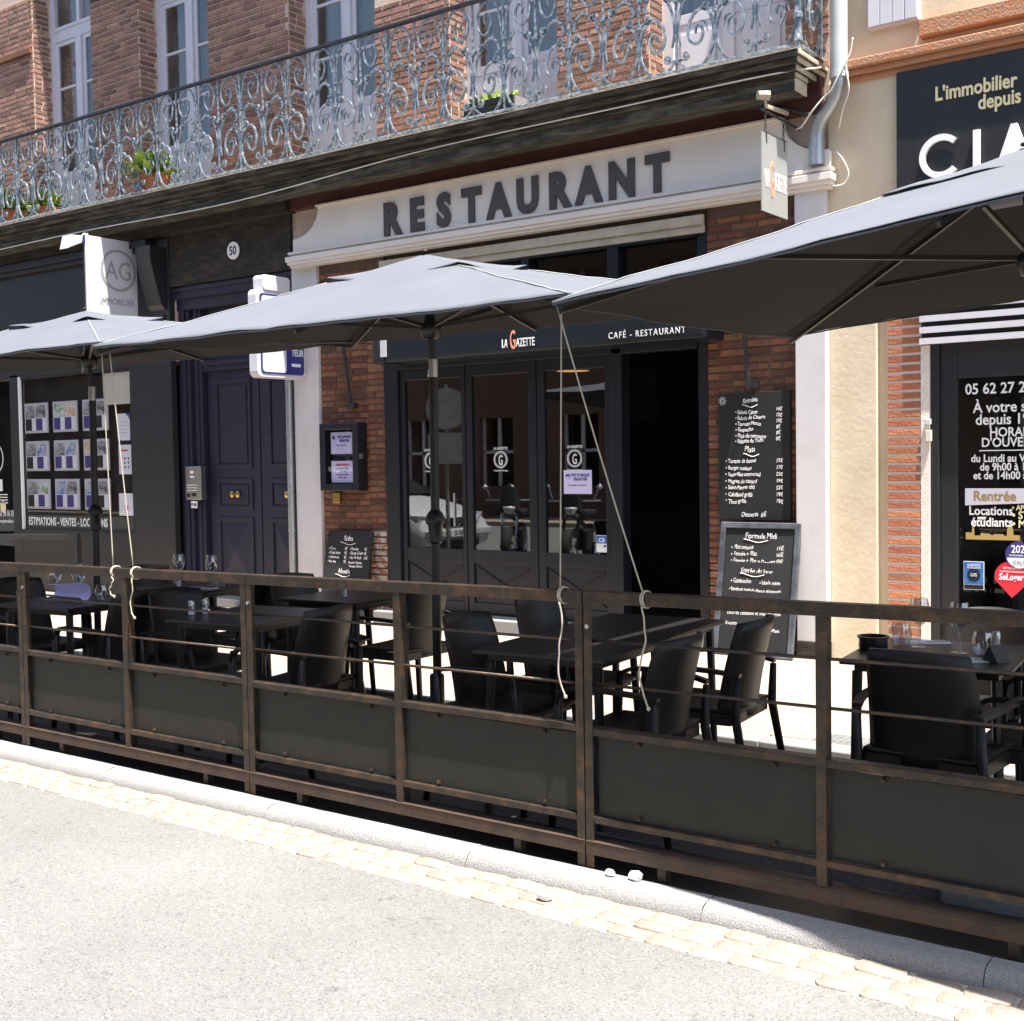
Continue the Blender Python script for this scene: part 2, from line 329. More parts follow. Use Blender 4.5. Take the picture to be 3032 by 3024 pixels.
# ================================================================== BRICK BUILDING (left)
F = 8.75
B = thing('brick_building', (-9, F, .07), 'red brick town house with the long scrolled iron balcony over the restaurant', 'building')
WIN = [(-13.45, -12.28), (-11.42, -10.25), (-9.05, -7.88), (-6.98, -5.81), (-4.92, -3.75)]
WT = 7.75
mb = MB()
ex = [-16.5]+[v for p_ in WIN for v in p_]+[-3.41]
for a, b in zip(ex[0::2], ex[1::2]): mb.box(a, b, F+.006, 9.3, 4.3, WT)
mb.box(-16.5, -3.41, F+.006, 9.3, WT, 12.6)
mb.box(-16.5, -10.95, 8.78, 9.3, 2.75, 4.3).box(-10.95, -3.41, F+.006, 9.3, 3.6, 4.3)
build('wall', mb, 'mortar', B)
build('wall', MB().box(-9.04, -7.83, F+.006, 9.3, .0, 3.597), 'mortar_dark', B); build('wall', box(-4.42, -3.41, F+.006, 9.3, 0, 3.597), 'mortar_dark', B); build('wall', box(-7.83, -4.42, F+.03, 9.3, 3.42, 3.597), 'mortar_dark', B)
# upper storey bricks: nearest piers first, with their sunlit reveals
reg = []
for a, b in zip(ex[0::2][::-1], ex[1::2][::-1]):
    top = 7.3 if b < -10 else 6.6 if b < -7 else 5.9
    reg.append((max(a, -14.7), b, 4.455, top, F, 'brick', 'y'))
    reg.append((F+.02, 9.0, 4.455, top, b+.002, 'brick', 'x'))
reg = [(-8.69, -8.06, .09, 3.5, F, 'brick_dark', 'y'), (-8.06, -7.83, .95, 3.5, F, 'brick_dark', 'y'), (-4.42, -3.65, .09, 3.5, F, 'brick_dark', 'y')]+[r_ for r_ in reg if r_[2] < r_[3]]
pil = [r_ for r_ in reg[:3]]
# single bricks: the two restaurant piers where they show, then the nearest upper piers
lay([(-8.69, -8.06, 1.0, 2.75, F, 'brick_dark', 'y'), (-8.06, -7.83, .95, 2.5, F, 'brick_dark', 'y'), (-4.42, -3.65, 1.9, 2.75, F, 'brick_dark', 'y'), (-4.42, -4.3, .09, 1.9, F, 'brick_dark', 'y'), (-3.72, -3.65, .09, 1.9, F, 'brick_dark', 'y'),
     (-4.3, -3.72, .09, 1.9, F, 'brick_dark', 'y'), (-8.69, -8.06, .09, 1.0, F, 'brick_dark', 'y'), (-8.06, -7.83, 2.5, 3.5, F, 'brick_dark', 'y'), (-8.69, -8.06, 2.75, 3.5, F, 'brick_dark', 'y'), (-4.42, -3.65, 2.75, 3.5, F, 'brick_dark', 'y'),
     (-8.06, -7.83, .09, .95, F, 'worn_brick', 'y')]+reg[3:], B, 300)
build('pilaster', box(-9.04, -8.69, 8.71, F+.01, .07, 3.56), 'white_render', B, bevel=.006)
build('pilaster', box(-3.65, -3.412, 8.66, F+.01, .07, 3.56), 'white_render', B, bevel=.006)
build('plinth', box(-3.655, -3.405, 8.652, F+.01, .07, .2), 'soot_stone', B, bevel=.01); build('plinth', box(-9.045, -8.68, 8.70, F+.01, .07, .2), 'soot_stone', B, bevel=.01)
build('lintel', box(-11.0, -9.05, 8.72, 8.8, 3.56, 4.2), 'soot_stone', B)
build('string_course', box(-14.6, -13.46, 8.71, F, 6.62, 6.68), 'brick_dark', B); build('string_course', box(-12.27, -11.43, 8.71, F, 6.98, 7.03), 'brick_dark', B)
# unseen slab added above the view to shade the upper wall, and the eaves
build('added_shade_slab', MB().box(-12.6, -7.4, 8.3, F, 8.2, 8.36), 'slab_stone', B)
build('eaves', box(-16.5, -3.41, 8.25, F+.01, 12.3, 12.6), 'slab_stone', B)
# french windows
for wi, (a, b) in enumerate(WIN):
    y = 9.0; fr = MB(); c = (a+b)/2
    fr.box(a, a+.09, y, y+.07, 4.47, WT).box(b-.09, b, y, y+.07, 4.47, WT).box(a+.09, b-.09, y+.002, y+.068, 6.78, 6.93).box(c-.05, c+.05, y-.015, y+.06, 4.47, 6.78).box(c-.03, c+.03, y-.01, y+.06, 6.93, WT).box(a+.092, b-.092, y-.012, y+.06, 6.912, 6.952)
    for s_, e_ in ((a+.09, c-.05), (c+.05, b-.09)):
        fr.box(s_, s_+.05, y+.012, y+.05, 5.12, 6.78).box(e_-.05, e_, y+.012, y+.05, 5.12, 6.78).box(s_, e_, y+.014, y+.048, 5.12, 5.2).box(s_, e_, y+.014, y+.048, 6.73, 6.78).box(s_, e_, y+.016, y+.046, 6.2, 6.23).box(s_, e_, y+.016, y+.046, 5.66, 5.69)
        fr.box(s_, e_, y+.02, y+.05, 4.47, 5.12).box(s_+.06, e_-.06, y+.008, y+.02, 4.58, 5.04)
    wo = build('window', fr, 'frame_white', B, bevel=.004)
    for s_, e_ in ((a+.12, c-.08), (c+.08, b-.12)):
        for z0, z1 in ((5.19, 5.665), (5.685, 6.205), (6.225, 6.74), (6.95, WT)): build('pane', box(s_, e_, y+.03, y+.036, z0, z1), 'upper_glass', wo)
    build('curtain', MB().grid(lambda u, v: (a+.1+(b-a-.2)*u, y+.16+.02*math.sin(u*42), 4.5+(WT-4.5)*v), 60, 1), 'shutter_grey', wo)
build('interior_back', box(-16.4, -3.5, 9.75, 9.8, 4.4, 8), 'interior', B)
# balcony slab with its moulded front and end
mb = MB(); me_ = MB()
for i, (yk, z0, z1) in enumerate(((8.21, 4.415, 4.45), (8.245, 4.375, 4.415), (8.30, 4.335, 4.375), (8.335, 4.30, 4.335), (8.35, 4.205, 4.30))):
    e = -3.43-(yk-8.21)*.6; mb.box(-16.5, e, yk, F+.004 if i < 3 else 8.56, z0, z1)
    if i < 5: me_.box(e, e+.012, yk+.003, F+.004 if i < 3 else 8.56, z0+.002, z1-.002)
build('balcony_slab', mb, 'slab_stone', B, bevel=.008)
build('slab_end_lit', me_, 'pale_stone', B, bevel=.004)  # same stone as the slab, painted pale for its sunlit end
build('slab_edge_lit', MB().box(-16.5, -3.43, 8.203, 8.6, 4.4515, 4.4575), 'pale_stone', B)  # sunlit top edge of the slab, painted as a pale strip
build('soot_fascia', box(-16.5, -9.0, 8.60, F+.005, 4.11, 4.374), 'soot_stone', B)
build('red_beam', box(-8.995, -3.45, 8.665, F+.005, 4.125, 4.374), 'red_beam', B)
# wrought iron railing
RY = 8.3; Z0, Z1 = 4.5, 5.455; PW = .323; H = Z1-Z0; XE = -3.46
rail = build('railing', MB().box(-14.9, XE+.02, RY-.012, RY+.012, Z0, Z0+.02).box(XE-.012, XE+.012, RY+.02, F, Z0, Z0+.02), 'iron_blue', B, bevel=.003)
build('handrail', MB().box(-14.9, XE+.03, RY-.025, RY+.025, Z1, Z1+.026).box(XE-.025, XE+.025, RY+.025, F, Z1, Z1+.026), 'iron_black', rail, bevel=.004)
def cr(pts, n=6):
    P = [Vector(p) for p in pts]; P = [P[0]*2-P[1]]+P+[P[-1]*2-P[-2]]; out = []
    for i in range(1, len(P)-2):
        for k in range(n):
            t = k/n; p0, p1, p2, p3 = P[i-1:i+3]
            out.append(.5*((2*p1)+(p2-p0)*t+(2*p0-5*p1+4*p2-p3)*t*t+(3*p1-p0-3*p2+p3)*t**3))
    return out+[P[-2]]
def spiral(cx, cz, r0, a0, turns, n=22, shrink=.2):
    return [(cx+r0*(1-(1-shrink)*k/n)*math.cos(a0+turns*2*math.pi*k/n), cz+r0*(1-(1-shrink)*k/n)*math.sin(a0+turns*2*math.pi*k/n)) for k in range(n+1)]
def ribbon(mb, p2, wd=.011, dp=.018, taper=True):
    wd *= 1.5
    n = len(p2); vs = []; fs = []
    for i, p in enumerate(p2):
        q0, q1 = p2[max(i-1, 0)], p2[min(i+1, n-1)]; d = Vector((q1[0]-q0[0], q1[1]-q0[1])); d.normalize(); nx, nz = -d.y, d.x
        h = wd/2*(1 if not taper else .55+.45*math.sin(math.pi*min(1, max(0, i/(n-1)))))
        vs += [(p[0]+nx*h, -dp/2, p[1]+nz*h), (p[0]-nx*h, -dp/2, p[1]-nz*h), (p[0]-nx*h, dp/2, p[1]-nz*h), (p[0]+nx*h, dp/2, p[1]+nz*h)]
    for i in range(n-1):
        for k in range(4): fs.append((4*i+k, 4*i+(k+1) % 4, 4*i+4+(k+1) % 4, 4*i+4+k))
    fs += [(0, 3, 2, 1), (4*n-4, 4*n-3, 4*n-2, 4*n-1)]; mb.add(vs, fs)
w_ = PW
def smesh(name, fill):
    mb = MB(); fill(mb); me = bpy.data.meshes.new(name); me.from_pydata(mb.v, [], mb.f); me.update(); me.materials.append(M['iron_blue']); return me
def f_big(mb):      # heart-shaped lower scroll: from the foot of bar A round to bar B and curling in
    pts = [(.02, .10*H), (.10*w_, .06*H), (.35*w_, .005*H), (.68*w_, .02*H), (.92*w_, .13*H), (.965*w_, .27*H), (.86*w_, .40*H), (.62*w_, .45*H), (.40*w_, .40*H), (.30*w_, .30*H), (.38*w_, .21*H), (.56*w_, .19*H), (.68*w_, .25*H), (.64*w_, .32*H), (.52*w_, .32*H), (.50*w_, .27*H)]
    ribbon(mb, [(v.x, v.y) for v in cr([(a, b, 0) for a, b in pts])], .014)
    pts = [(.62*w_, .36*H), (.74*w_, .34*H), (.80*w_, .27*H)]; ribbon(mb, [(v.x, v.y) for v in cr([(a, b, 0) for a, b in pts])], .009)
def f_outer(mb):    # tall curve from bar A up and over to bar B, ending in a leaf
    pts = [(.035, .20*H), (.05*w_, .33*H), (.12*w_, .48*H), (.32*w_, .60*H), (.60*w_, .66*H), (.80*w_, .60*H), (.84*w_, .53*H), (.72*w_, .52*H)]
    ribbon(mb, [(v.x, v.y) for v in cr([(a, b, 0) for a, b in pts])], .013)
    for k in range(4):
        a = .60+.09*k; mb.add([(a*w_, -.012, (.655-.02*k*k*.6)*H), ((a+.09)*w_, -.01, (.70-.03*k)*H), ((a+.07)*w_, .01, (.62-.03*k)*H)], [(0, 1, 2)])
def f_top(mb):      # arched head scroll
    pts = [(.965*w_, .62*H), (.9*w_, .78*H), (.80*w_, .92*H), (.58*w_, .985*H), (.30*w_, .95*H), (.16*w_, .85*H), (.22*w_, .74*H), (.42*w_, .70*H), (.58*w_, .75*H), (.60*w_, .84*H), (.48*w_, .88*H), (.38*w_, .84*H), (.42*w_, .795*H)]
    ribbon(mb, [(v.x, v.y) for v in cr([(a, b, 0) for a, b in pts])], .011)
def f_pair(zc, r, drop):
    def f(mb):
        for s in (-1, 1):
            p2 = [(s*.012, zc-drop), (s*.05*1, zc-drop*.7)]
            sp_ = spiral(.075, zc, r, -math.pi*.75, 1.4); ribbon(mb, [(s*a, b) for a, b in p2+sp_], .010)
        mb.box(-.022, .022, -.014, .014, zc-drop-.014, zc-drop+.014)
    return f
G = {k: smesh('scroll', f) for k, f in (('big', f_big), ('outer', f_outer), ('top', f_top))}
GA = smesh('collar_scroll', f_pair(.60*H, .036, .04)); GA2 = smesh('collar_scroll', f_pair(.115*H, .034, .035))
GB = smesh('collar_scroll', f_pair(.465*H, .036, .045))
BAR = smesh('baluster', lambda mb: mb.box(-.0075, .0075, -.0075, .0075, 0, H))
BARL = smesh('baluster', lambda mb: (mb.box(-.011, .011, -.011, .011, -.04, H), mb.box(-.016, .016, -.016, .016, .0, .03), mb.box(-.009, .009, .011, .03, -.04, H)))
def put(me, x, mir=1, nm='scroll', y=RY, rz=0):
    o = bpy.data.objects.new(nm, me); col.objects.link(o); o.parent = rail; o.location = Vector((x, y, Z0))-OFF[B.name]; o.scale = (mir, 1, 1); o.rotation_euler = (0, 0, rz)
nb = 34
for k in range(nb+1):
    x = XE-.0-k*PW; isA = k % 2 == 1
    put(BARL if k % 6 == 0 else BAR, x, 1, 'baluster')
    put(GA if isA else GB, x, 1, 'collar_scroll')
    if isA: put(GA2, x, 1, 'collar_scroll')
    if k < nb:
        for nm in ('big', 'outer', 'top'):
            # module between bar k (right) and k+1 (left); bar A is at k odd
            if isA: put(G[nm], x, -1)
            else: put(G[nm], x-PW, 1)
for nm in ('big', 'top', 'outer'): put(G[nm], XE, 1, y=RY+.09, rz=R(90))
put(BAR, XE, 1, 'baluster', y=F-.02)
mb = MB(); mb.box(XE-.02, XE+.02, RY-.02, RY+.02, Z0-.05, Z1)
for k in range(6): mb.lathe([(.0, .0), (.035, .01), (.03, .05), (.0, .07)], 10, (XE, RY, Z0+.02+k*.16))
build('corner_post', mb, 'iron_blue', rail)
# flower pots on the balcony
def plant(x, y, z, s, label, n=70, pot=True, name='potted_plant', seed=1):
    rr = random.Random(seed); P = thing(name, (x, y, z), label, 'plant', 'potted plants on the balcony')
    if pot: build('pot', MB().lathe([(0, 0), (.085*s, 0), (.12*s, .17*s), (.135*s, .17*s), (.135*s, .205*s), (.115*s, .205*s), (.11*s, .16*s), (0, .16*s)], 18, (x, y, z)), 'terracotta', P, smooth=True, sharp=40)
    mb = MB(); h0 = .18*s if pot else 0
    for k in range(n):
        a = rr.uniform(0, 6.28); el = rr.uniform(.25, 1.4); L_ = rr.uniform(.1, .34)*s; d = Vector((math.cos(a)*math.cos(el), math.sin(a)*math.cos(el), math.sin(el))); p0 = Vector((x+rr.uniform(-.06, .06)*s, y+rr.uniform(-.06, .06)*s, z+h0)); p1 = p0+d*L_*.6; p2 = p0+d*L_+Vector((0, 0, -.05*s)); q = d.cross(Vector((rr.uniform(-.4, .4), rr.uniform(-.4, .4), 1))).normalized()*.028*s
        mb.add([p0, p1-q, p1+q, p2], [(0, 1, 2), (1, 3, 2)])
    tag(build('foliage', mb, 'leaf', P), kind='stuff'); return P
plant(-10.85, 8.47, 4.45, 1.25, 'bushy green plant in a terracotta pot near the second french window', 280, seed=3)
plant(-13.55, 8.47, 4.45, 1.15, 'terracotta pot plant at the far left end of the balcony', 240, seed=5)
plant(-12.85, 8.5, 4.45, .95, 'small yellow green plant in front of the first french window', 170, seed=8)
PB = thing('planter_box', (-6.3, 8.5, 4.45), 'black slatted planter box with a bright green plant on the balcony', 'planter')
for k in range(4): build('slat', box(-6.57, -6.05, 8.42, 8.44, 4.46+k*.055, 4.508+k*.055), 'planter_black', PB)
build('box_side', MB().box(-6.05, -6.035, 8.44, 8.62, 4.46, 4.67).box(-6.57, -6.05, 8.6, 8.62, 4.46, 4.67), 'wicker_grey', PB)
mb = MB(); rr = random.Random(4)
for k in range(90):
    p0 = Vector((rr.uniform(-6.5, -6.1), rr.uniform(8.46, 8.58), 4.6+rr.uniform(0, .1))); d = Vector((rr.uniform(-1, 1), rr.uniform(-1, 1), rr.uniform(.2, 1))).normalized()*.08; q = d.orthogonal().normalized()*.022; mb.add([p0, p0+d*.5-q, p0+d*.5+q, p0+d], [(0, 1, 2), (1, 3, 2)])
tag(build('foliage', mb, 'leaf', PB), kind='stuff')

# ------------------------------------------------------------------ blue entrance door
D = thing('entrance_door', (-9.9, 8.95, .07), 'dark blue panelled double entrance door with brass knobs', 'door')
mb = MB().box(-10.95, -10.78, 8.82, 8.99, .07, 3.5).box(-10.9, -10.83, 8.795, 8.82, .07, 3.5).box(-10.78, -10.64, 8.87, 8.99, .07, 3.5).box(-10.74, -10.69, 8.855, 8.87, .07, 3.5).box(-9.05, -8.9, 8.8, 8.99, .07, 3.5)
mb.box(-10.95, -8.95, 8.8, 8.99, 3.3, 3.56).box(-10.95, -8.95, 8.76, 8.8, 3.42, 3.56).box(-10.95, -8.95, 8.74, 8.76, 3.5, 3.54).box(-10.64, -8.95, 8.88, 8.99, 2.62, 2.74).box(-10.64, -8.95, 8.85, 8.88, 2.68, 2.72)
build('door_frame', mb, 'blue_paint', D, bevel=.006)
build('transom_panel', MB().box(-10.64, -9.0, 8.94, 8.98, 2.74, 3.3).box(-10.5, -9.15, 8.925, 8.94, 2.84, 3.2), 'blue_paint', D, bevel=.006)
def framed(mb, a, b, z0, z1, y, t=.045, d=.018):
    mb.box(a, b, y-d, y, z0, z0+t).box(a, b, y-d, y, z1-t, z1).box(a, a+t, y-d, y, z0+t, z1-t).box(b-t, b, y-d, y, z0+t, z1-t)
for a, b, kx in ((-10.62, -9.80, -10.18), (-9.785, -8.97, -9.33)):
    mb = box(a, b, 8.93, 8.98, .07, 2.62); lf = build('door_leaf', mb, 'blue_paint', D, bevel=.004)
    for z0, z1, dia in ((1.55, 2.52, 0), (1.1, 1.44, 0), (.3, 1.02, 1)):
        pm = MB(); framed(pm, a+.13, b-.12, z0, z1, 8.932); x0, x1, p0, p1 = a+.20, b-.19, z0+.07, z1-.07
        if dia: pm.add([(x0, 8.93, p0), (x1, 8.93, p0), (x1, 8.93, p1), (x0, 8.93, p1), ((x0+x1)/2, 8.895, (p0+p1)/2)], [(0, 1, 4), (1, 2, 4), (2, 3, 4), (3, 0, 4)])
        else: pm.box(x0, x1, 8.918, 8.93, p0, p1)
        build('door_panel', pm, 'blue_paint', lf, bevel=.004)
    kb = MB()
    kb.tube([(kx, 8.93, 1.27), (kx, 8.86, 1.27)], .012, 10)
    P = [(.0, 0), (.034, .004), (.036, .014), (.02, .022), (.0, .026)]
    for cx in (kx-.045, kx+.045):
        kb.add([(cx+r*math.cos(2*math.pi*k/14), 8.905-zz, 1.27+r*math.sin(2*math.pi*k/14)) for r, zz in P for k in range(14)], [(i*14+k, i*14+(k+1) % 14, (i+1)*14+(k+1) % 14, (i+1)*14+k) for i in range(4) for k in range(14)])
    build('knob', kb, 'brass', lf, smooth=True, sharp=40)
build('doorway_back', box(-11, -8.8, 9.0, 9.05, .07, 3.6), 'interior', D)
build('door_step', box(-10.9, -9.06, 8.66, 8.93, .07, .16), 'granite', D, bevel=.01)
I = thing('intercom_panel', (-10.73, 8.85, 1.2), 'brushed steel intercom plate beside the blue door', 'intercom')
build('plate', box(-10.86, -10.60, 8.785, 8.86, 1.21, 1.58), 'steel', I, bevel=.004)
mb = MB()
for r_ in range(3):
    for k in range(5): mb.box(-10.83+k*.035, -10.81+k*.035, 8.778, 8.785, 1.37-r_*.03, 1.378-r_*.03)
mb.box(-10.77, -10.72, 8.778, 8.785, 1.50, 1.53).box(-10.77, -10.71, 8.778, 8.785, 1.455, 1.475)
build('name_tags', mb, 'paper', I); build('speaker_grille', MB().tube([(-10.81, 8.784, 1.26), (-10.81, 8.776, 1.26)], .022, 14).box(-10.75, -10.69, 8.778, 8.785, 1.25, 1.285), 'shop_black', I)
build('sticker', box(-10.77, -10.67, 8.782, 8.79, 1.12, 1.195), 'paper', I); text('print', 'PUB', (-10.765, 8.780, 1.14), .05, 'shop_black', I)
NP = tag(build('house_number', MB().tube([(-9.89, 8.715, 3.835), (-9.89, 8.70, 3.835)], .092, 28), 'chalk', None, bevel=.004), 'round white enamel plate with the house number 50', 'number plate')
text('print', '50', (-9.89, 8.698, 3.79), .13, 'shop_black', NP, align='CENTER', sx=.85, bold=.002)
dp = thing('drainpipe', (-9.03, 8.66, .07), 'slim zinc downpipe between the blue door and the white pilaster', 'pipe')
build('pipe', MB().tube([(-9.085, 8.68, .08), (-9.085, 8.68, 3.2)], .033, 14), 'zinc', dp, smooth=True, sharp=50)
for z in (.9, 1.9, 2.5): build('bracket', MB().tube([(-9.085, 8.68, z), (-9.085, 8.68, z+.03)], .037, 14), 'zinc', dp)

# ------------------------------------------------------------------ estate agent's front on the left
A = thing('estate_agent_shopfront', (-13, 8.72, .07), 'anthracite shopfront of the estate agency with a display window', 'shopfront')
mb = MB().box(-16.5, -14.95, 8.70, 8.78, .07, 2.75).box(-14.1, -13.9, 8.70, 8.78, .07, 2.75).box(-11.67, -10.95, 8.70, 8.78, .07, 4.1).box(-13.9, -11.67, 8.70, 8.78, .07, .83).box(-16.5, -11.67, 8.70, 8.78, 2.72, 4.1)
build('panelling', mb, 'anthracite', A, bevel=.005)
build('cornice', MB().box(-16.5, -11.2, 8.60, 8.70, 4.02, 4.1).box(-16.5, -11.2, 8.64, 8.70, 3.97, 4.02).box(-16.5, -11.67, 8.675, 8.70, 2.92, 2.98).box(-11.62, -11.02, 8.675, 8.70, 3.2, 3.26), 'anthracite', A, bevel=.005)
build('corbel', MB().prism([(8.70, 4.0), (8.5, 4.0), (8.5, 3.85), (8.58, 3.55), (8.64, 3.36), (8.70, 3.3)], lambda a, b, d: (d, a, b), -11.25, -11.0), 'anthracite', A, bevel=.006)
build('interior_back', MB().box(-16, -11.5, 9.25, 9.3, .07, 2.75).box(-16, -11.5, 8.8, 9.3, .07, .1).box(-11.66, -11.6, 8.78, 9.3, .07, 2.75), 'interior', A)
wf = build('window', MB().box(-13.9, -13.87, 8.69, 8.72, .83, 2.72), 'white_ink', A)
build('window_bar', MB().box(-13.87, -11.67, 8.712, 8.74, .83, .86).box(-13.87, -11.67, 8.712, 8.74, 2.69, 2.72).box(-11.70, -11.67, 8.712, 8.74, .86, 2.69), 'shop_black', wf)
build('pane', box(-13.87, -11.70, 8.725, 8.731, .86, 2.69), 'pane_glass', wf)
build('display_board', box(-13.86, -11.71, 8.84, 8.86, .86, 2.68), 'interior', A)
prints = ['photo_print', 'photo_green', 'photo_print', 'photo_print', 'photo_print', 'photo_warm', 'photo_print', 'photo_blue', 'photo_blue']
LF = ['top left', 'top centre', 'top right', 'middle left', 'middle', 'middle right', 'bottom left', 'bottom centre', 'bottom right']
lp = None
for r_ in range(3):
    for c_ in range(3):
        x = -13.87+c_*.60; z = 2.02-r_*.47; k = r_*3+c_
        fo = thing('listing_frame', (x, 8.77, z), 'white framed pair of property listings, %s of the nine in the agency window' % LF[k], 'listing frame', 'nine listing frames in the agency window')
        build('frame', MB().box(x, x+.49, 8.752, 8.77, z, z+.37), 'frame_white', fo, bevel=.004)
        for j in range(2):
            xa = x+.03+j*.222
            sh = build('listing_sheet', box(xa, xa+.208, 8.748, 8.7515, z+.025, z+.345), 'paper', fo)
            build('photo', box(xa+.004, xa+.204, 8.7445, 8.7475, z+.185, z+.34), prints[(k+j*4) % 9] if j else prints[k], sh)
            build('caption', box(xa+.004, xa+.13, 8.7445, 8.7475, z+.03, z+.175), 'ink_blue' if (k+j) % 3 else 'shop_black', sh)
def sheet(name, x0, x1, z0, z1, y, m, label, cat='poster'): return tag(build(name, box(x0, x1, y-.002, y, z0, z1), m), label, cat)
sheet('blank_sheet', -12.22, -11.72, 2.31, 2.68, 8.745, 'paper_cream', 'blank cream sheet in the upper right corner of the agency window')
s1 = sheet('notice', -11.99, -11.76, 1.89, 2.2, 8.745, 'paper', 'white notice with blue corners in the agency window'); build('corner_print', MB().prism([(-11.99, 1.89), (-11.99, 1.95), (-11.93, 1.89)], lambda a, b, d: (a, d, b), 8.741, 8.7425).prism([(-11.76, 2.2), (-11.76, 2.13), (-11.83, 2.2)], lambda a, b, d: (a, d, b), 8.741, 8.7425), 'sticker_blue', s1)
for k in range(4): build('line_print', box(-11.95, -11.80, 8.741, 8.7425, 2.1-.04*k, 2.104-.04*k), 'shutter_grey', s1)
s2 = sheet('notice', -11.98, -11.75, 1.5, 1.84, 8.745, 'paper', 'pale poster with small pictograms below the notice with blue corners'); build('heading_print', box(-11.93, -11.81, 8.741, 8.7425, 1.765, 1.785), 'ink_red', s2)
for k in range(9): build('pictogram', box(-11.945+(k % 3)*.065, -11.92+(k % 3)*.065, 8.741, 8.7425, 1.67-(k//3)*.05, 1.695-(k//3)*.05), 'ink_blue', s2)
s3 = sheet('notice', -12.0, -11.72, 1.02, 1.28, 8.745, 'paper', 'white label with a small red mark low in the agency window'); build('red_print', box(-11.87, -11.83, 8.741, 8.7425, 1.08, 1.14), 'ink_red', s3)
text('lettering', 'ESTIMATIONS - VENTES - LOCATIONS', (-13.8, 8.719, .885), .135, 'white_ink', wf, sx=.70, bold=.002)
bd = build('door_pane', box(-14.95, -14.1, 8.725, 8.731, .3, 2.7), 'pane_glass', A)
build('door_frame', MB().box(-14.95, -14.1, 8.7, 8.76, .07, .3).box(-14.95, -14.88, 8.7, 8.76, .3, 2.72), 'shop_black', A)
def ring(mb, cx, cz, r, wd, y0, y1, n=40, rot=FR):
    pr = [(r-wd, y0), (r, y0), (r, y1), (r-wd, y1)]
    vs = []; fs = []
    for k in range(n):
        a = 2*math.pi*k/n
        for rr_, yy in pr:
            vs.append((cx+rr_*math.cos(a), yy, cz+rr_*math.sin(a)) if rot is FR else (yy, cx+rr_*math.cos(a), cz+rr_*math.sin(a)))
    for k in range(n):
        for i in range(4): fs.append((k*4+i, ((k+1) % n)*4+i, ((k+1) % n)*4+(i+1) % 4, k*4+(i+1) % 4))
    return mb.add(vs, fs)
build('emblem', ring(MB(), -14.52, 1.72, .2, .015, 8.719, 8.7215), 'white_ink', bd); text('print', 'AG', (-14.52, 8.721, 1.65), .2, 'white_ink', bd, align='CENTER', sx=.8)
build('label_print', box(-14.62, -14.36, 8.719, 8.7215, 1.3, 1.45), 'white_ink', bd); text('print', '05 61 34 16 10', (-14.13, 8.721, .98), .11, 'white_ink', bd, align='RIGHT', sx=.6); text('print', 'www.agimmobilier.fr', (-14.11, 8.721, .9), .06, 'white_ink', bd, align='RIGHT', sx=.8)
build('yellow_emblem', MB().prism([(-14.42, 1.14), (-14.36, 1.18), (-14.3, 1.14), (-14.3, 1.06), (-14.36, 1.02), (-14.42, 1.06)], lambda a, b, d: (a, d, b), 8.719, 8.7215), 'cream_ink', bd)
for k in range(4): build('line_print', box(-14.6, -14.25, 8.719, 8.7215, 1.25-.035*k, 1.262-.035*k), 'white_ink', bd)
# projecting sign of the agency with its floodlight
S = thing('agency_sign', (-11.5, 8.7, 3.2), 'white projecting sign with the grey circled AG emblem', 'sign')
build('panel', box(-11.515, -11.49, 8.04, 8.70, 3.2, 4.1), 'frame_white', S, bevel=.004)
build('emblem', ring(MB(), 8.45, 3.76, .23, .028, -11.4895, -11.485, 48, SD), 'shutter_grey', S)
text('print', 'AG', (-11.486, 8.45, 3.66), .29, 'shutter_grey', S, align='CENTER', rot=SD, sx=.85); text('print', 'IMMOBILIER', (-11.486, 8.20, 3.38), .1, 'shutter_grey', S, rot=SD, sx=.85)
build('edge', box(-11.53, -11.515, 8.03, 8.70, 3.2, 4.1), 'shop_black', S); build('bracket', MB().box(-11.51, -11.495, 8.02, 8.04, 4.0, 4.1), 'sign_blue', S)
FL = thing('floodlight', (-11.6, 7.98, 4.0), 'small white floodlight fixed to the top of the agency sign', 'lamp')
build('head', MB().prism([(-.16, -.1), (.06, -.02), (.08, .06), (-.11, .05)], lambda a, b, d: (d, 7.96+a*.8, 4.03+b), -11.66, -11.5), 'frame_white', FL, bevel=.008); build('stem', MB().tube([(-11.55, 8.02, 4.06), (-11.53, 8.06, 4.11), (-11.5, 8.08, 4.1)], .02, 10), 'frame_white', FL)
# illuminated trade sign on the pilaster
S = thing('trade_sign', (-8.88, 8.7, 2.65), 'white framed projecting sign box with blue panel on the white pilaster', 'sign')
def rrect(a, b, c, d, r, n=5):
    out = []
    for cx, cy, a0 in ((b-r, c+r, -90), (b-r, d-r, 0), (a+r, d-r, 90), (a+r, c+r, 180)):
        for k in range(n+1): t = R(a0+90*k/n); out.append((cx+r*math.cos(t), cy+r*math.sin(t)))
    return out
build('case', MB().prism(rrect(8.06, 8.70, 2.43, 3.28, .06), lambda a, b, d: (d, a, b), -8.97, -8.85), 'frame_white', S, bevel=.008)
fp = build('face', MB().prism(rrect(8.10, 8.67, 2.47, 3.24, .04), lambda a, b, d: (d, a, b), -8.85, -8.844), 'sign_blue', S)
build('white_field', MB().prism(rrect(8.12, 8.43, 2.485, 3.22, .035), lambda a, b, d: (d, a, b), -8.844, -8.8415), 'frame_white', S)
text('print', 'TEUR', (-8.8425, 8.66, 2.655), .095, 'white_ink', S, rot=SD, align='RIGHT', sx=.7, bold=.001); build('bar_print', box(-8.844, -8.8415, 8.50, 8.62, 2.55, 2.58), 'white_ink', S)
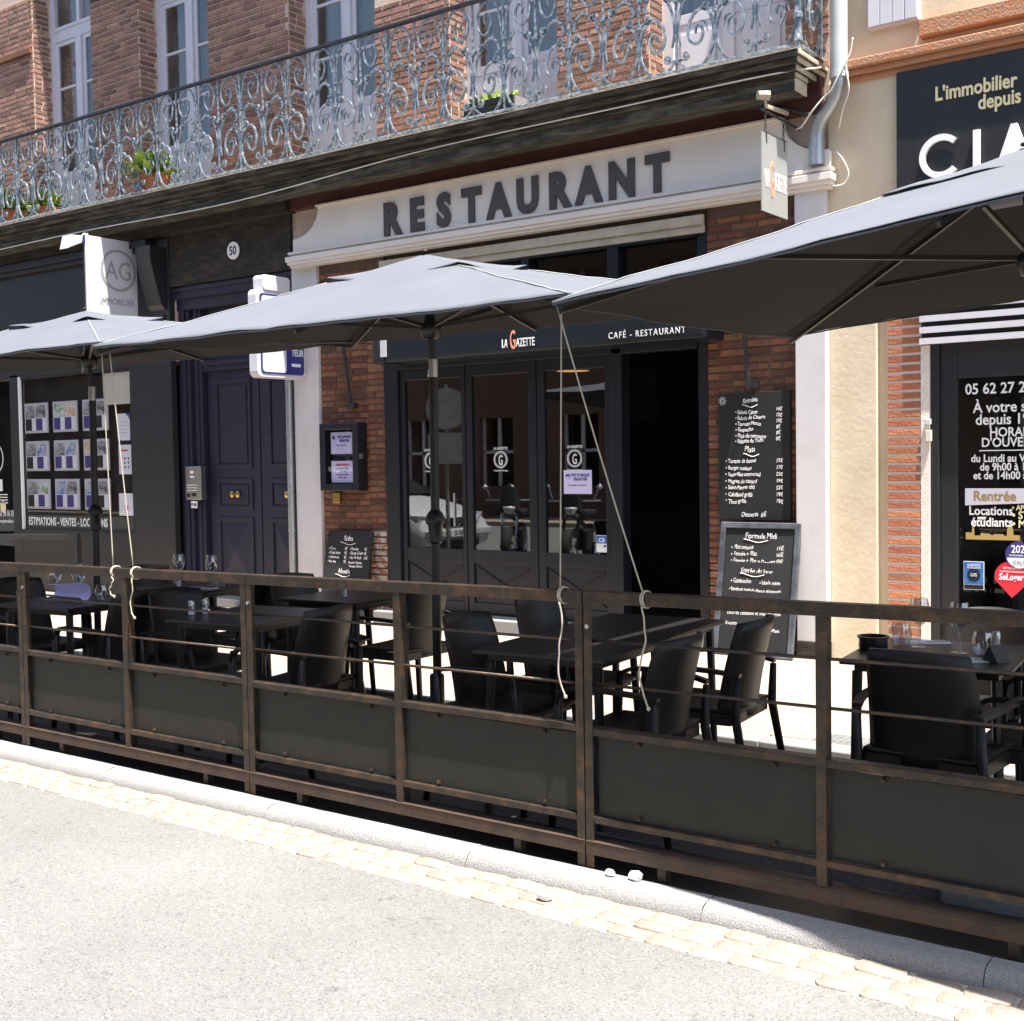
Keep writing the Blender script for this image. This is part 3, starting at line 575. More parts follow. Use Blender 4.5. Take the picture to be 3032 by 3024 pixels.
build('lamp_hood', MB().prism(rrect(8.14, 8.5, 3.27, 3.42, .04), lambda a, b, d: (d, a, b), -8.98, -8.84), 'frame_white', S, bevel=.008)
# ------------------------------------------------------------------ restaurant front
Q = thing('glazed_shopfront', (-6.1, 8.75, .07), 'dark navy restaurant joinery with three glazed folding doors and an open doorway', 'shopfront')
build('threshold', MB().box(-7.83, -4.42, 8.5, 8.95, .07, .19), 'granite', Q, bevel=.01)
mb = MB().box(-7.83, -7.66, 8.72, 8.86, .19, 3.42).box(-5.30, -5.20, 8.72, 8.86, .19, 2.62).box(-4.50, -4.42, 8.74, 8.86, .19, 3.42).box(-7.66, -4.5, 8.72, 8.86, 2.46, 2.84).box(-7.66, -4.5, 8.72, 8.86, 3.34, 3.42).box(-6.2, -6.12, 8.72, 8.86, 2.84, 3.34).box(-5.32, -5.22, 8.72, 8.86, 2.84, 3.34)
build('door_frame', mb, 'navy_paint', Q, bevel=.006)
for a, b in ((-7.64, -6.22), (-6.1, -5.34), (-5.2, -4.52)): build('transom_pane', box(a, b, 8.80, 8.806, 2.86, 3.32), 'pane_glass', Q)
build('gold_moulding', MB().box(-7.83, -4.42, 8.68, 8.72, 3.42, 3.5).box(-7.83, -4.42, 8.70, 8.73, 3.36, 3.42), 'pale_stone', Q, bevel=.005)
DX = [(-7.66, -6.875), (-6.865, -6.085), (-6.075, -5.30)]
GL = [(-7.6, -6.92), (-6.8, -6.17), (-6.0, -5.38)]
for i, ((a, b), (g0, g1)) in enumerate(zip(DX, GL)):
    y = 8.75
    d = build('folding_door', MB().box(a, g0, y, y+.05, .2, 2.46).box(g1, b, y, y+.05, .2, 2.46).box(g0, g1, y, y+.05, .2, .3).box(g0, g1, y, y+.05, .66, .78).box(g0, g1, y, y+.05, 2.36, 2.46), 'navy_paint', Q, bevel=.005)
    build('pane', box(g0, g1, y+.022, y+.028, .78, 2.36), 'door_glass', d)
    pm = MB().box(g0, g1, y+.022, y+.03, .3, .66); t = .012
    pm.bar((g0+.02, y+.016, .63), (g1-.02, y+.016, .33), .012, .016, (0, 1, 0)).bar((g0+.02, y+.0145, .33), (g1-.02, y+.0145, .63), .012, .016, (0, 1, 0))
    build('lower_panel', pm, 'navy_paint', d)
    cx = (-7.30, -6.49, -5.70)[i]; lg = build('round_emblem', ring(ring(MB(), cx, 1.60, .076, .006, y+.014, y+.016), cx, 1.60, .064, .004, y+.014, y+.016), 'white_ink', d)
    text('print', 'G', (cx, y+.016, 1.553), .125, 'white_ink', d, ext=.001, sx=.55, align='CENTER', bold=.001); text('print', 'LA GAZETTE', (cx, y+.016, 1.69), .032, 'white_ink', d, ext=.001, sx=.85, align='CENTER', bold=.0006); text('print', 'Cuisine & Partage', (cx, y+.016, 1.495), .022, 'white_ink', d, ext=.001, align='CENTER')
build('handle', MB().box(-6.99, -6.97, 8.70, 8.72, 1.0, 1.3).box(-6.985, -6.975, 8.72, 8.75, 1.05, 1.07).box(-6.985, -6.975, 8.72, 8.75, 1.23, 1.25), 'steel', Q)
nt_ = tag(build('mask_notice', box(-5.815, -5.53, 8.766, 8.7685, 1.295, 1.50), 'paper_lilac'), 'white mask notice taped inside the third folding door', 'notice')
text('print', 'PORT DU MASQUE', (-5.645, 8.765, 1.445), .036, 'ink_blue', nt_, ext=.0006, sx=.62, align='CENTER', bold=.001); text('print', 'OBLIGATOIRE', (-5.645, 8.765, 1.41), .036, 'ink_blue', nt_, ext=.0006, sx=.62, align='CENTER', bold=.001); text('print', 'Pour se deplacer dans le restaurant', (-5.672, 8.765, 1.365), .018, 'ink_blue', nt_, ext=.0006, sx=.7, align='CENTER')
build('face_print', MB().tube([(-5.772, 8.7655, 1.445), (-5.772, 8.7645, 1.445)], .022, 18), 'ink_blue', nt_); build('face_mask_print', box(-5.784, -5.76, 8.7635, 8.7643, 1.428, 1.444), 'paper', nt_)
cb = tag(build('card_sticker', box(-5.49, -5.385, 8.766, 8.768, .80, .945), 'paper'), 'blue and white CB card sticker low on the third folding door', 'sticker'); build('blue_print', box(-5.487, -5.388, 8.7645, 8.7658, .875, .94), 'sticker_blue', cb); text('print', 'CB', (-5.437, 8.764, .888), .05, 'paper', cb, ext=.0006, align='CENTER', bold=.001); build('yellow_print', box(-5.475, -5.44, 8.7645, 8.7658, .84, .865), 'cream_ink', cb); build('dark_print', box(-5.42, -5.395, 8.7645, 8.7658, .845, .862), 'ink_blue', cb)
# dining room behind the glass
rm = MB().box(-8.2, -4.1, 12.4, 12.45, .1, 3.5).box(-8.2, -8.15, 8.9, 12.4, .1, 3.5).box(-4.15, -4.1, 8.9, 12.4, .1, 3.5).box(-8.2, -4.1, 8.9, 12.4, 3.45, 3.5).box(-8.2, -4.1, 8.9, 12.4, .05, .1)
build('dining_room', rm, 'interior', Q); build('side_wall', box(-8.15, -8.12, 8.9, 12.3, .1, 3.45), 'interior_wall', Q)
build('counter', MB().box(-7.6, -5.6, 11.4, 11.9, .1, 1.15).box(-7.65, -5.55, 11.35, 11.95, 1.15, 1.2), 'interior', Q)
pf = thing('picture_frame', (-7.0, 12.38, 2.0), 'dark framed picture on the back wall of the dining room', 'picture'); build('frame', box(-7.35, -6.85, 12.36, 12.40, 2.0, 2.7), 'shop_black', pf); build('print', box(-7.30, -6.90, 12.35, 12.36, 2.05, 2.65), 'interior_wall', pf)
for k, (x, lb) in enumerate(((-6.9, 'orange pendant lamp seen through the second folding door'), (-4.85, 'orange pendant lamp seen through the open restaurant doorway'))):
    pl = thing('pendant_lamp', (x, 10.6, 2.5), lb, 'lamp', 'pendant lamps in the dining room'); build('shade', MB().lathe([(.03, .14), (.06, .13), (.2, .03), (.21, 0), (.19, .0)], 20, (x, 10.6, 2.5)), 'shop_black', pl, smooth=True); build('bulb_disc', MB().lathe([(0, .012), (.17, .012), (.17, .005), (0, .005)], 20, (x, 10.6, 2.5)), 'lamp_glow', pl); build('cord', MB().tube([(x, 10.6, 2.63), (x, 10.6, 3.45)], .005, 6), 'shop_black', pl)
# rolled awning with lettering
AW = thing('awning', (-5.9, 8.5, 2.5), 'rolled dark navy awning cassette lettered LA GAZETTE over the folding doors', 'awning')
build('cassette', MB().prism([(8.70, 2.50), (8.34, 2.50), (8.33, 2.53), (8.33, 2.72), (8.40, 2.78), (8.70, 2.80)], lambda a, b, d: (d, a, b), -7.46, -4.25), 'navy_paint', AW, bevel=.006)
build('end_cap', MB().prism([(8.70, 2.49), (8.33, 2.49), (8.32, 2.53), (8.32, 2.73), (8.40, 2.79), (8.70, 2.81)], lambda a, b, d: (d, a, b), -7.60, -7.462), 'shop_black', AW, bevel=.006)
build('bracket', MB().box(-7.50, -7.43, 8.312, 8.322, 2.55, 2.70), 'grey_pipe', AW)
YA = 8.327
text('print', 'LA', (-6.135, YA, 2.545), .098, 'white_ink', AW, sx=.55, bold=.0015); text('print', 'G', (-6.05, YA, 2.53), .22, 'orange_ink', AW, sx=.38, bold=.002); text('print', 'AZETTE', (-5.985, YA, 2.545), .098, 'white_ink', AW, sx=.55, bold=.0015)
text('print', 'CAFÉ - RESTAURANT', (-5.08, YA, 2.545), .072, 'white_ink', AW, sx=.82, space=1.28)
build('spotlight_arm', MB().tube([(-7.08, 8.55, 2.49), (-7.08, 8.5, 2.42), (-7.07, 8.48, 2.36)], .012, 8), 'grey_pipe', AW)
for x, lb in ((-8.25, 'black iron awning rod on the left brick pier'), (-4.05, 'black iron awning rod on the right brick pier')):
    r_ = thing('awning_rod', (x, 8.7, 2.1), lb, 'rod', 'awning rods on the brick piers'); build('rod', MB().tube([(x-.02, 8.60, 2.95), (x, 8.70, 2.16)], .018, 8), 'iron_black', r_); build('foot', MB().box(x-.01, x+.06, 8.68, 8.748, 2.12, 2.17), 'iron_black', r_)
# RESTAURANT board
SG = thing('restaurant_sign', (-6.2, 8.66, 3.56), 'long cream signboard with raised grey letters RESTAURANT', 'sign')
def ogee(xb, xt, s):
    out = []
    for k in range(9):
        t = k/8; a = R(90*t); out.append((xb+(xt-xb)*math.sin(a), 3.83+(4.10-3.83)*(1-math.cos(a))))
    return out
L_ = [(-8.955, 3.70), (-8.955, 3.83)]+ogee(-8.95, -8.60, 1); R__ = [(-3.375, 3.70), (-3.375, 3.80)]+[(x, z-.0) for x, z in ogee(-3.38, -3.74, 1)]
build('board', MB().prism(L_+R__[::-1], lambda a, b, d: (a, d, b), 8.66, 8.72), 'sign_white', SG, bevel=.004)
def inset(p_, c, k): return (c[0]+(p_[0]-c[0])*k, c[1]+(p_[1]-c[1])*k)
build('cap', MB().box(-8.60, -3.74, 8.62, 8.73, 4.10, 4.122), 'sign_white', SG, bevel=.003)
build('moulding', MB().box(-8.99, -3.35, 8.62, 8.72, 3.675, 3.70).box(-8.97, -3.36, 8.645, 8.72, 3.652, 3.675).box(-9.0, -3.34, 8.59, 8.72, 3.60, 3.652).box(-8.985, -3.355, 8.605, 8.72, 3.57, 3.60).box(-8.97, -3.37, 8.625, 8.72, 3.545, 3.57), 'sign_white', SG, bevel=.004)
for ch, x in zip('RESTAURANT', [-7.63, -7.32, -7.0, -6.68, -6.38, -6.07, -5.75, -5.45, -5.13, -4.8]):
    text('letter', ch, (x, 8.65, 3.735), .39, 'letter_grey', SG, ext=.008, sx=.84, bold=.022, align='CENTER')
# hanging frosted sign
HG = thing('hanging_sign', (-3.62, 8.25, 3.3), 'frosted glass hanging sign with white letters and an orange G', 'sign')
build('plate', box(-3.626, -3.616, 8.02, 8.46, 3.32, 3.87), 'frosted', HG)
text('print', 'LA', (-3.6145, 8.07, 3.50), .17, 'white_ink', HG, rot=SD, sx=.38, bold=.003); text('print', 'G', (-3.6145, 8.145, 3.44), .36, 'orange_ink', HG, rot=SD, sx=.3, bold=.003); text('print', 'AZETTE', (-3.6145, 8.235, 3.50), .17, 'white_ink', HG, rot=SD, sx=.33, bold=.003)
build('hanger_bar', MB().tube([(-3.62, 8.02, 4.02), (-3.62, 8.70, 4.02)], .009, 8), 'iron_black', HG); build('top_bar', MB().tube([(-3.62, 8.03, 3.88), (-3.62, 8.46, 3.88)], .007, 8), 'steel', HG)
for y in (8.09, 8.40):
    mb = MB()
    for k in range(6):
        z = 3.88+.024*k; c = (-3.62, y, z)
        pts = [(c[0]+(.007*math.cos(a) if k % 2 else 0), c[1]+(0 if k % 2 else .007*math.cos(a)), z+.014*math.sin(a)) for a in [2*math.pi*j/8 for j in range(9)]]
        mb.tube(pts, .003, 5, False)
    build('chain', mb, 'iron_black', HG); build('tassel', MB().tube([(-3.615, y, 3.88), (-3.612, y+.004, 3.8)], [.007, .004], 6), 'iron_black', HG)
SP = thing('sign_spotlight', (-3.68, 8.1, 4.1), 'small pinkish spotlight on an arm above the hanging sign', 'lamp'); build('arm', MB().bar((-3.68, 8.62, 4.13), (-3.62, 8.1, 4.06), .02, .025), 'pale_stone', SP); build('head', MB().tube([(-3.62, 8.1, 4.05), (-3.62, 8.09, 4.12)], .01, 8).tube([(-3.66, 8.05, 4.13), (-3.6, 8.11, 4.13)], [.03, .035], 12), 'pale_stone', SP)
# chalk boards, menu case
def chalkboard(name, loc, label, w_, h_, frame, lean):
    o = thing(name, loc, label, 'chalkboard'); return o
C1 = tag(build('chalkboard', box(-4.31, -3.715, 8.71, 8.735, 1.10, 2.09), 'slate', None, bevel=.003), 'tall black chalkboard of starters and mains fixed to the right brick pier', 'chalkboard')
def chalk(s, x, z, size, par, y, sx=.78, **k): text('chalk_writing', s, (x, y, z), size, 'chalk', par, ext=.0007, sx=sx, shear=.12, wob=.006, bold=.0004, tilt=random.uniform(-.03, .04), **k)
def flourish(par, x0, x1, z, y): build('underline', MB().tube([(x0+(x1-x0)*t, y, z+.012*math.cos(t*5.2)) for t in [k/12 for k in range(13)]], .0028, 5), 'chalk', par)
y = 8.7085
chalk('Entrées', -4.1, 2.01, .05, C1, y); flourish(C1, -4.11, -3.98, 1.985, y)
for k, (s, pr) in enumerate((('Salade César', '14€'), ('Salade de Chèvre', '12€'), ('Tomate Mozza', '13€'), ('Gaspacho', '8€'), ('Pâté de campagne', '8€'), ('Rillette de Thon', '8€'))): chalk('• '+s, -4.17, 1.925-k*.046, .042, C1, y); chalk(pr, -3.83, 1.94-k*.046, .04, C1, y)
chalk('Plats', -4.09, 1.63, .06, C1, y); flourish(C1, -4.10, -3.97, 1.605, y)
for k, (s, pr) in enumerate((('Tartare de boeuf', '15€'), ('Burger maison', '17€'), ('Faux-filet emmental', '22€'), ('Magret de canard', '19€'), ('Saint-Pierre rôti', '22€'), ('Cabillaud grillé', '19€'), ('Thon grillé', '19€'))): chalk('• '+s, -4.255, 1.545-k*.052, .044, C1, y); chalk(pr, -3.83, 1.545-k*.052, .042, C1, y)
chalk('Desserts  6€', -4.12, 1.125, .05, C1, y)
sm = MB()
for k in range(9): a = k*2*math.pi/9; sm.tube([(-4.275+.02*math.cos(a), y, 2.03+.02*math.sin(a)), (-4.275+.035*math.cos(a), y, 2.03+.035*math.sin(a))], .0025, 4)
build('sun_drawing', ring(sm, -4.275, 2.03, .016, .004, y-.001, y+.001, 14), 'chalk', C1)
C2 = thing('framed_chalkboard', (-3.95, 8.5, .07), 'framed chalkboard of the lunch menu leaning on the right brick pier', 'chalkboard')
def lean(z, y0, k=.16): return y0+(z-.07)*k
def leanbox(x0, x1, z0, z1, d0, d1, y0=8.48, k=.18):
    mb = MB(); vs = []
    for z in (z0, z1):
        for x, d in ((x0, d0), (x1, d0), (x1, d1), (x0, d1)): vs.append((x, y0+(z-.07)*k+d, z))
    return mb.add(vs, [(0, 3, 2, 1), (4, 5, 6, 7), (0, 1, 5, 4), (1, 2, 6, 5), (2, 3, 7, 6), (3, 0, 4, 7)])
build('slate_panel', leanbox(-4.22, -3.66, .11, 1.04, .005, .02), 'slate', C2)
fm = MB()
for q in ((-4.27, -4.225, .075, 1.085), (-3.655, -3.61, .075, 1.085), (-4.225, -3.655, .075, .115), (-4.225, -3.655, 1.04, 1.085)): b_ = leanbox(*q, -.012, .024); fm.add(b_.v, b_.f)
build('frame', fm, 'board_frame', C2, bevel=.006)
def chalk2(s, x, z, size): chalk(s, x, z, size, C2, 8.48+(z+.02-.07)*.18+.0025)
chalk2('Formule Midi', -4.06, .96, .062)
for k, (s, pr) in enumerate((('Plat unique', '13€'), ('Entrée + Plat', '16€'), ('Entrée + Plat + Dessert', '19€'))): chalk2('• '+s, -4.17, .875-k*.048, .046); chalk2(pr, -3.80, .875-k*.048, .046)
chalk2('Entrée du Jour', -4.08, .70, .056); chalk2('• Gaspacho', -4.16, .62, .048); chalk2('• Salade mixte', -3.92, .615, .038); chalk2('• Jambon melon', -4.17, .56, .042); chalk2('• Avocat et pommes', -3.96, .555, .034); chalk2('Plat du Jour', -4.08, .475, .056); chalk2('Duo de cabillaud et saumon grillé', -4.17, .38, .042); chalk2('Risotto', -4.18, .30, .042); chalk2('aux herbes.', -3.88, .26, .042)
for x0, x1, z in ((-4.07, -3.87, .945), (-4.08, -3.88, .685)): flourish(C2, x0, x1, z, 8.48+(z-.07)*.18+.001)
C3 = thing('drinks_chalkboard', (-8.25, 8.5, .07), 'black chalkboard of soft drinks standing against the left brick pier', 'chalkboard')
build('slate_panel', leanbox(-8.56, -7.96, .08, .92, 0, .022, 8.5, .2), 'slate', C3, bevel=.003)
def chalk3(s, x, z, size): chalk(s, x, z, size, C3, 8.5+(z+.02-.07)*.2-.003)
chalk3('Softs', -8.33, .83, .075); flourish(C3, -8.37, -8.17, .805, 8.5+(.735)*.2-.003)
for k, (s, pr, s2_, p2_) in enumerate((('Coca', '3€', 'Perrier', '3€'), ('Coca zero', '3€', 'Sirop à l’eau', '2€'), ('Limonade', '3€', 'Jus de fruit', '3,5€'), ('Ice tea', '3€', '', ''))):
    chalk3('• '+s, -8.52, .74-k*.042, .042); chalk3(pr, -8.31, .74-k*.042, .042)
    if s2_: chalk3('• '+s2_, -8.24, .74-k*.042, .042); chalk3(p2_, -8.05, .74-k*.042, .04)
chalk3('Pomme, Orange,', -8.24, .61, .034); chalk3('Tomate, Abricot', -8.23, .575, .034); chalk3('Alcools', -8.36, .515, .066); flourish(C3, -8.39, -8.2, .495, 8.5+.425*.2-.003); chalk3('• Cognac 4cl', -8.53, .435, .042); chalk3('5€', -8.3, .43, .042); chalk3('• Suze Tonic', -8.24, .425, .042); chalk3('6€', -8.04, .42, .042); chalk3('Whisky', -8.22, .34, .04); chalk3('8€', -8.05, .34, .04); chalk3('10€', -8.06, .27, .04); chalk3('8€', -8.05, .2, .04)
MC = thing('menu_case', (-8.33, 8.66, 1.32), 'black glazed menu case with two white sheets on the left brick pier', 'menu case')
build('case', MB().box(-8.59, -8.52, 8.6, 8.742, 1.32, 1.98).box(-8.15, -8.08, 8.6, 8.742, 1.32, 1.98).box(-8.52, -8.15, 8.6, 8.742, 1.32, 1.385).box(-8.52, -8.15, 8.6, 8.742, 1.915, 1.98).box(-8.52, -8.15, 8.70, 8.742, 1.385, 1.915), 'navy_paint', MC, bevel=.008)
build('pane', box(-8.52, -8.15, 8.625, 8.629, 1.385, 1.915), 'case_glass', MC)
for z, sgn in ((1.68, 0), (1.40, 1)):
    sh = build('menu_sheet', box(-8.47, -8.17, 8.642, 8.646, z, z+.212), 'paper_lilac', MC)
    if not sgn: text('print', 'PORT DU MASQUE', (-8.29, 8.640, z+.155), .034, 'ink_blue', sh, ext=.0006, sx=.62, align='CENTER', bold=.001); text('print', 'OBLIGATOIRE', (-8.29, 8.640, z+.118), .034, 'ink_blue', sh, ext=.0006, sx=.62, align='CENTER', bold=.001); text('print', 'Pour se deplacer dans', (-8.33, 8.640, z+.08), .02, 'ink_blue', sh, ext=.0006, sx=.8, align='CENTER'); build('face_print', MB().tube([(-8.43, 8.641, z+.16), (-8.43, 8.639, z+.16)], .02, 16), 'ink_blue', sh)
    else: text('print', 'HORAIRES OUVERTURE', (-8.32, 8.640, z+.165), .028, 'ink_red', sh, ext=.0006, sx=.62, align='CENTER', bold=.0006); [text('print', s, (-8.32, 8.640, z+.13-.03*k), .024, 'ink_blue', sh, ext=.0006, sx=.7, align='CENTER') for k, s in enumerate(('DU LUNDI AU SAMEDI', '12H00 - 14H30', 'DU JEUDI AU SAMEDI', '19H30 - 22H30'))]
build('lock', MB().box(-8.082, -8.06, 8.62, 8.66, 1.63, 1.68), 'steel', MC)
BX = tag(build('switch_box', box(-8.53, -8.44, 8.71, 8.745, 1.195, 1.30), 'brass', None, bevel=.006), 'small yellowish metal box under the menu case', 'box')

# ================================================================== STONE BUILDING (right)
SB = thing('ochre_building', (-1.5, F, .07), 'ochre rendered house on the right with a dark estate agency fascia', 'building')
mb = MB().box(-3.41, -3.06, 8.735, 9.4, 0, 4.33).box(-3.41, 6, 8.76, 9.4, 4.33, 12).box(-3.41, -2.74, 8.80, 9.4, 0, 4.33).box(-2.74, 6, 8.80, 9.4, 3.3, 4.33)
build('wall', mb, 'ochre_render', SB, bevel=.004)
build('quoin', box(-3.412, -2.9, 8.728, 8.81, 3.05, 4.32), 'ochre_render', SB, bevel=.004)
build('ledge', MB().box(-3.30, 6, 8.62, 8.77, 4.37, 4.43).box(-3.27, 6, 8.66, 8.77, 4.33, 4.37).box(-3.24, 6, 8.70, 8.77, 4.29, 4.33), 'orange_ledge', SB, bevel=.008)
build('sill', MB().box(-2.73, -.5, 8.66, 8.77, 4.50, 4.62), 'orange_ledge', SB, bevel=.008)
wn = build('window', MB().box(-3.1, -2.74, 8.70, 8.76, 4.64, 6.2), 'frame_white', SB); 
for k in range(4): build('shutter_board', box(-3.095+k*.088, -3.012+k*.088, 8.685, 8.70, 4.65, 6.2), 'frame_white', wn, bevel=.003)
w2 = build('window', MB().box(-2.5, -.9, 8.80, 8.86, 4.62, 4.72).box(-2.5, -2.4, 8.80, 8.86, 4.72, 6.2), 'frame_white', SB); build('pane', box(-2.4, -.9, 8.83, 8.836, 4.72, 6.2), 'upper_glass', w2)
build('jamb', MB().box(-2.74, -2.68, 8.74, 8.86, .07, 2.36), 'white_joint', SB)
pb = build('brick_pilaster', box(-2.985, -2.742, 8.7495, 8.82, .07, 3.3), 'white_joint', SB)
z = .09; k = 0
while z < 2.9:
    cuts = [(-2.98, -2.745)] if k % 2 else [(-2.98, -2.745)]
    for a, b in cuts:
        o = bpy.data.objects.new('brick', brickmesh(b-a, .04, .045, 'brick_orange', k % 3)); col.objects.link(o); o.parent = pb; o.location = Vector((a, 8.745, z))-OFF[SB.name]
    z += .0655; k += 1
# agency front on the right
RF = thing('printed_shopfront', (-1.6, 8.75, .07), 'dark grey agency shopfront with printed glass behind the right table', 'shopfront')
build('frame', MB().box(-2.68, -2.62, 8.76, 8.86, .07, 2.40).box(-2.62, -2.50, 8.79, 8.86, .07, 2.40).box(-2.50, 4, 8.79, 8.86, 2.12, 2.40).box(-2.50, 4, 8.79, 8.86, .07, .5), 'anthracite', RF, bevel=.005)
gp = build('pane', box(-2.5, 4, 8.82, 8.826, .5, 2.12), 'pane_glass', RF)
build('office', MB().box(-2.7, 4.2, 11.5, 11.55, .1, 3).box(-2.7, -2.65, 8.9, 11.5, .1, 3).box(-2.7, 4.2, 8.9, 11.5, .02, .08).box(-2.7, 4.2, 8.9, 11.5, 3, 3.05), 'interior', RF)
build('desk', MB().box(-2.4, -1.4, 9.8, 10.4, .75, .79).box(-2.38, -2.33, 9.82, 10.38, .1, .75), 'interior_wall', RF)
YG = 8.817
for s, x, z, sz, sx, al, m_ in (('05 62 27 27 27', -2.455, 2.005, .105, .82, 'LEFT', 'white_ink'), ('À votre service', -2.40, 1.875, .105, .82, 'LEFT', 'white_ink'), ('depuis 1975', -2.385, 1.79, .105, .82, 'LEFT', 'white_ink'), ('HORAIRES', -2.29, 1.705, .09, .8, 'LEFT', 'white_ink'), ("D'OUVERTURE", -2.345, 1.635, .09, .8, 'LEFT', 'white_ink'), ('du Lundi au Vendredi', -2.415, 1.53, .075, .8, 'LEFT', 'white_ink'), ('de 9h00 à 12h00', -2.355, 1.47, .075, .8, 'LEFT', 'white_ink'), ('et de 14h00 à 18h00', -2.40, 1.41, .075, .8, 'LEFT', 'white_ink'), ('Locations', -2.43, 1.16, .088, .8, 'LEFT', 'white_ink'), ('pour', -2.37, 1.128, .035, .8, 'LEFT', 'white_ink'), ('étudiants', -2.415, 1.08, .088, .8, 'LEFT', 'white_ink'), ('• APPARTS', -2.14, 1.195, .05, .8, 'LEFT', 'cream_ink'), ('• STUDIOS', -2.14, 1.135, .075, .8, 'LEFT', 'cream_ink'), ('• MEUBLES', -2.14, 1.075, .075, .8, 'LEFT', 'cream_ink')):
    text('print', s, (x, YG, z), sz, m_, gp, ext=.001, sx=sx*1.08, bold=.0016)
build('rule_print', box(-2.36, -1.6, YG-.001, YG+.0015, 1.605, 1.612), 'white_ink', gp)
rb = build('banner_print', MB().prism([(-2.455, 1.225), (-2.455, 1.345), (-1.6, 1.345), (-1.6, 1.275), (-2.1, 1.24)], lambda a, b, d: (a, d, b), 8.8165, 8.8185), 'paper', gp); text('print', 'Rentrée', (-2.40, 8.815, 1.258), .098, 'gold_ink', gp, ext=.001, sx=.9, bold=.002)
rr = random.Random(2); sk_ = [(-2.45, .985)]; x = -2.45
while x < -1.75:
    h_ = rr.uniform(.012, .035); sk_ += [(x, 1.0+h_), (x+.02, 1.0+h_)]; x += .022
    if abs(x+2.395) < .012: sk_ += [(x, 1.085), (x+.006, 1.11), (x+.012, 1.085)]; x += .014
    if abs(x+2.17) < .012: sk_ += [(x, 1.06), (x+.01, 1.09), (x+.03, 1.09), (x+.04, 1.06)]; x += .042
sk_ += [(x, .985)]
build('skyline_print', MB().prism(sk_, lambda a, b, d: (a, d, b), 8.8165, 8.8185), 'gold_ink', gp)
st = tag(build('round_sticker', MB().tube([(-2.085, 8.818, .885), (-2.085, 8.8155, .885)], .098, 36), 'sticker_violet'), 'round violet 2020 sticker on the right agency window', 'sticker'); build('white_print', MB().prism([(-2.085+.092*math.cos(R(a)), .885+.092*math.sin(R(a))) for a in range(200, 341, 10)]+[(-2.0, .865), (-2.17, .865)], lambda a, b, d: (a, d, b), 8.8125, 8.8145), 'paper', st); text('print', '2020', (-2.085, 8.8145, .90), .075, 'paper', st, ext=.0008, sx=.8, align='CENTER', bold=.0012); text('print', 'PROFESSIONNEL CERTIFIE', (-2.085, 8.8145, .875), .018, 'paper', st, ext=.0008, sx=.7, align='CENTER'); text('print', 'GALIAN', (-2.07, 8.811, .825), .036, 'shutter_grey', st, ext=.0008, align='CENTER')
st = tag(build('guarantee_sticker', box(-2.465, -2.325, 8.8155, 8.818, .63, .83), 'paper'), 'rectangular blue guarantee sticker on the right agency window', 'sticker'); build('blue_print', box(-2.461, -2.329, 8.8135, 8.8152, .668, .826), 'sticker_blue', st); build('seal_print', ring(ring(MB(), -2.395, .735, .045, .012, 8.812, 8.8132), -2.395, .735, .03, .028, 8.812, 8.8132), 'car_dark', st); text('print', 'GARANTIE', (-2.395, 8.8125, .797), .024, 'paper', st, ext=.0006, align='CENTER', sx=.8); text('print', 'EXCELLENCE', (-2.395, 8.8125, .78), .02, 'paper', st, ext=.0006, align='CENTER', sx=.8); text('print', 'GIS', (-2.395, 8.8105, .725), .032, 'paper', st, ext=.0006, align='CENTER'); build('dark_print', box(-2.461, -2.329, 8.8135, 8.8152, .634, .664), 'car_dark', st)
dp_ = [(-2.14+.115*math.cos(R(a)), .735+.105*math.sin(R(a))) for a in range(-25, 206, 11)]+[(-2.14, .585)]
st = tag(build('drop_sticker', MB().prism(dp_, lambda a, b, d: (a, d, b), 8.8155, 8.818), 'sticker_red'), 'red drop shaped SeLoger sticker on the right agency window', 'sticker'); text('print', 'SeLoger', (-2.145, 8.8145, .71), .062, 'paper', st, ext=.0008, sx=.8, align='CENTER', bold=.0014, shear=.1); text('print', 'RETROUVEZ', (-2.14, 8.8145, .785), .02, 'paper', st, ext=.0006, align='CENTER'); text('print', 'TOUTES NOS ANNONCES SUR', (-2.14, 8.8145, .762), .017, 'paper', st, ext=.0006, sx=.7, align='CENTER')
bx1 = tag(build('door_sensor', box(-2.705, -2.665, 8.715, 8.742, 1.80, 1.84), 'frame_white', None, bevel=.004), 'tiny white sensor on the cream door jamb', 'sensor'); bx2 = tag(build('bell_box', box(-2.70, -2.66, 8.71, 8.742, 1.68, 1.76), 'paper_cream', None, bevel=.004), 'small cream bell box under the white sensor on the jamb', 'bell')
# louvred shutter box
LV = thing('louvred_grille', (-1.8, 8.7, 2.36), 'white horizontal louvre grille over the right agency door', 'grille')
build('back_panel', box(-2.72, 4, 8.765, 8.80, 2.36, 3.3), 'shop_black', LV)
z = 2.365
while z < 3.28:
    mb = MB(); mb.prism([(8.765, z+.01), (8.70, z-.002), (8.69, z), (8.69, z+.042), (8.765, z+.05)], lambda a, b, d: (d, a, b), -2.735, 4); build('slat', mb, 'frame_white', LV); z += .079
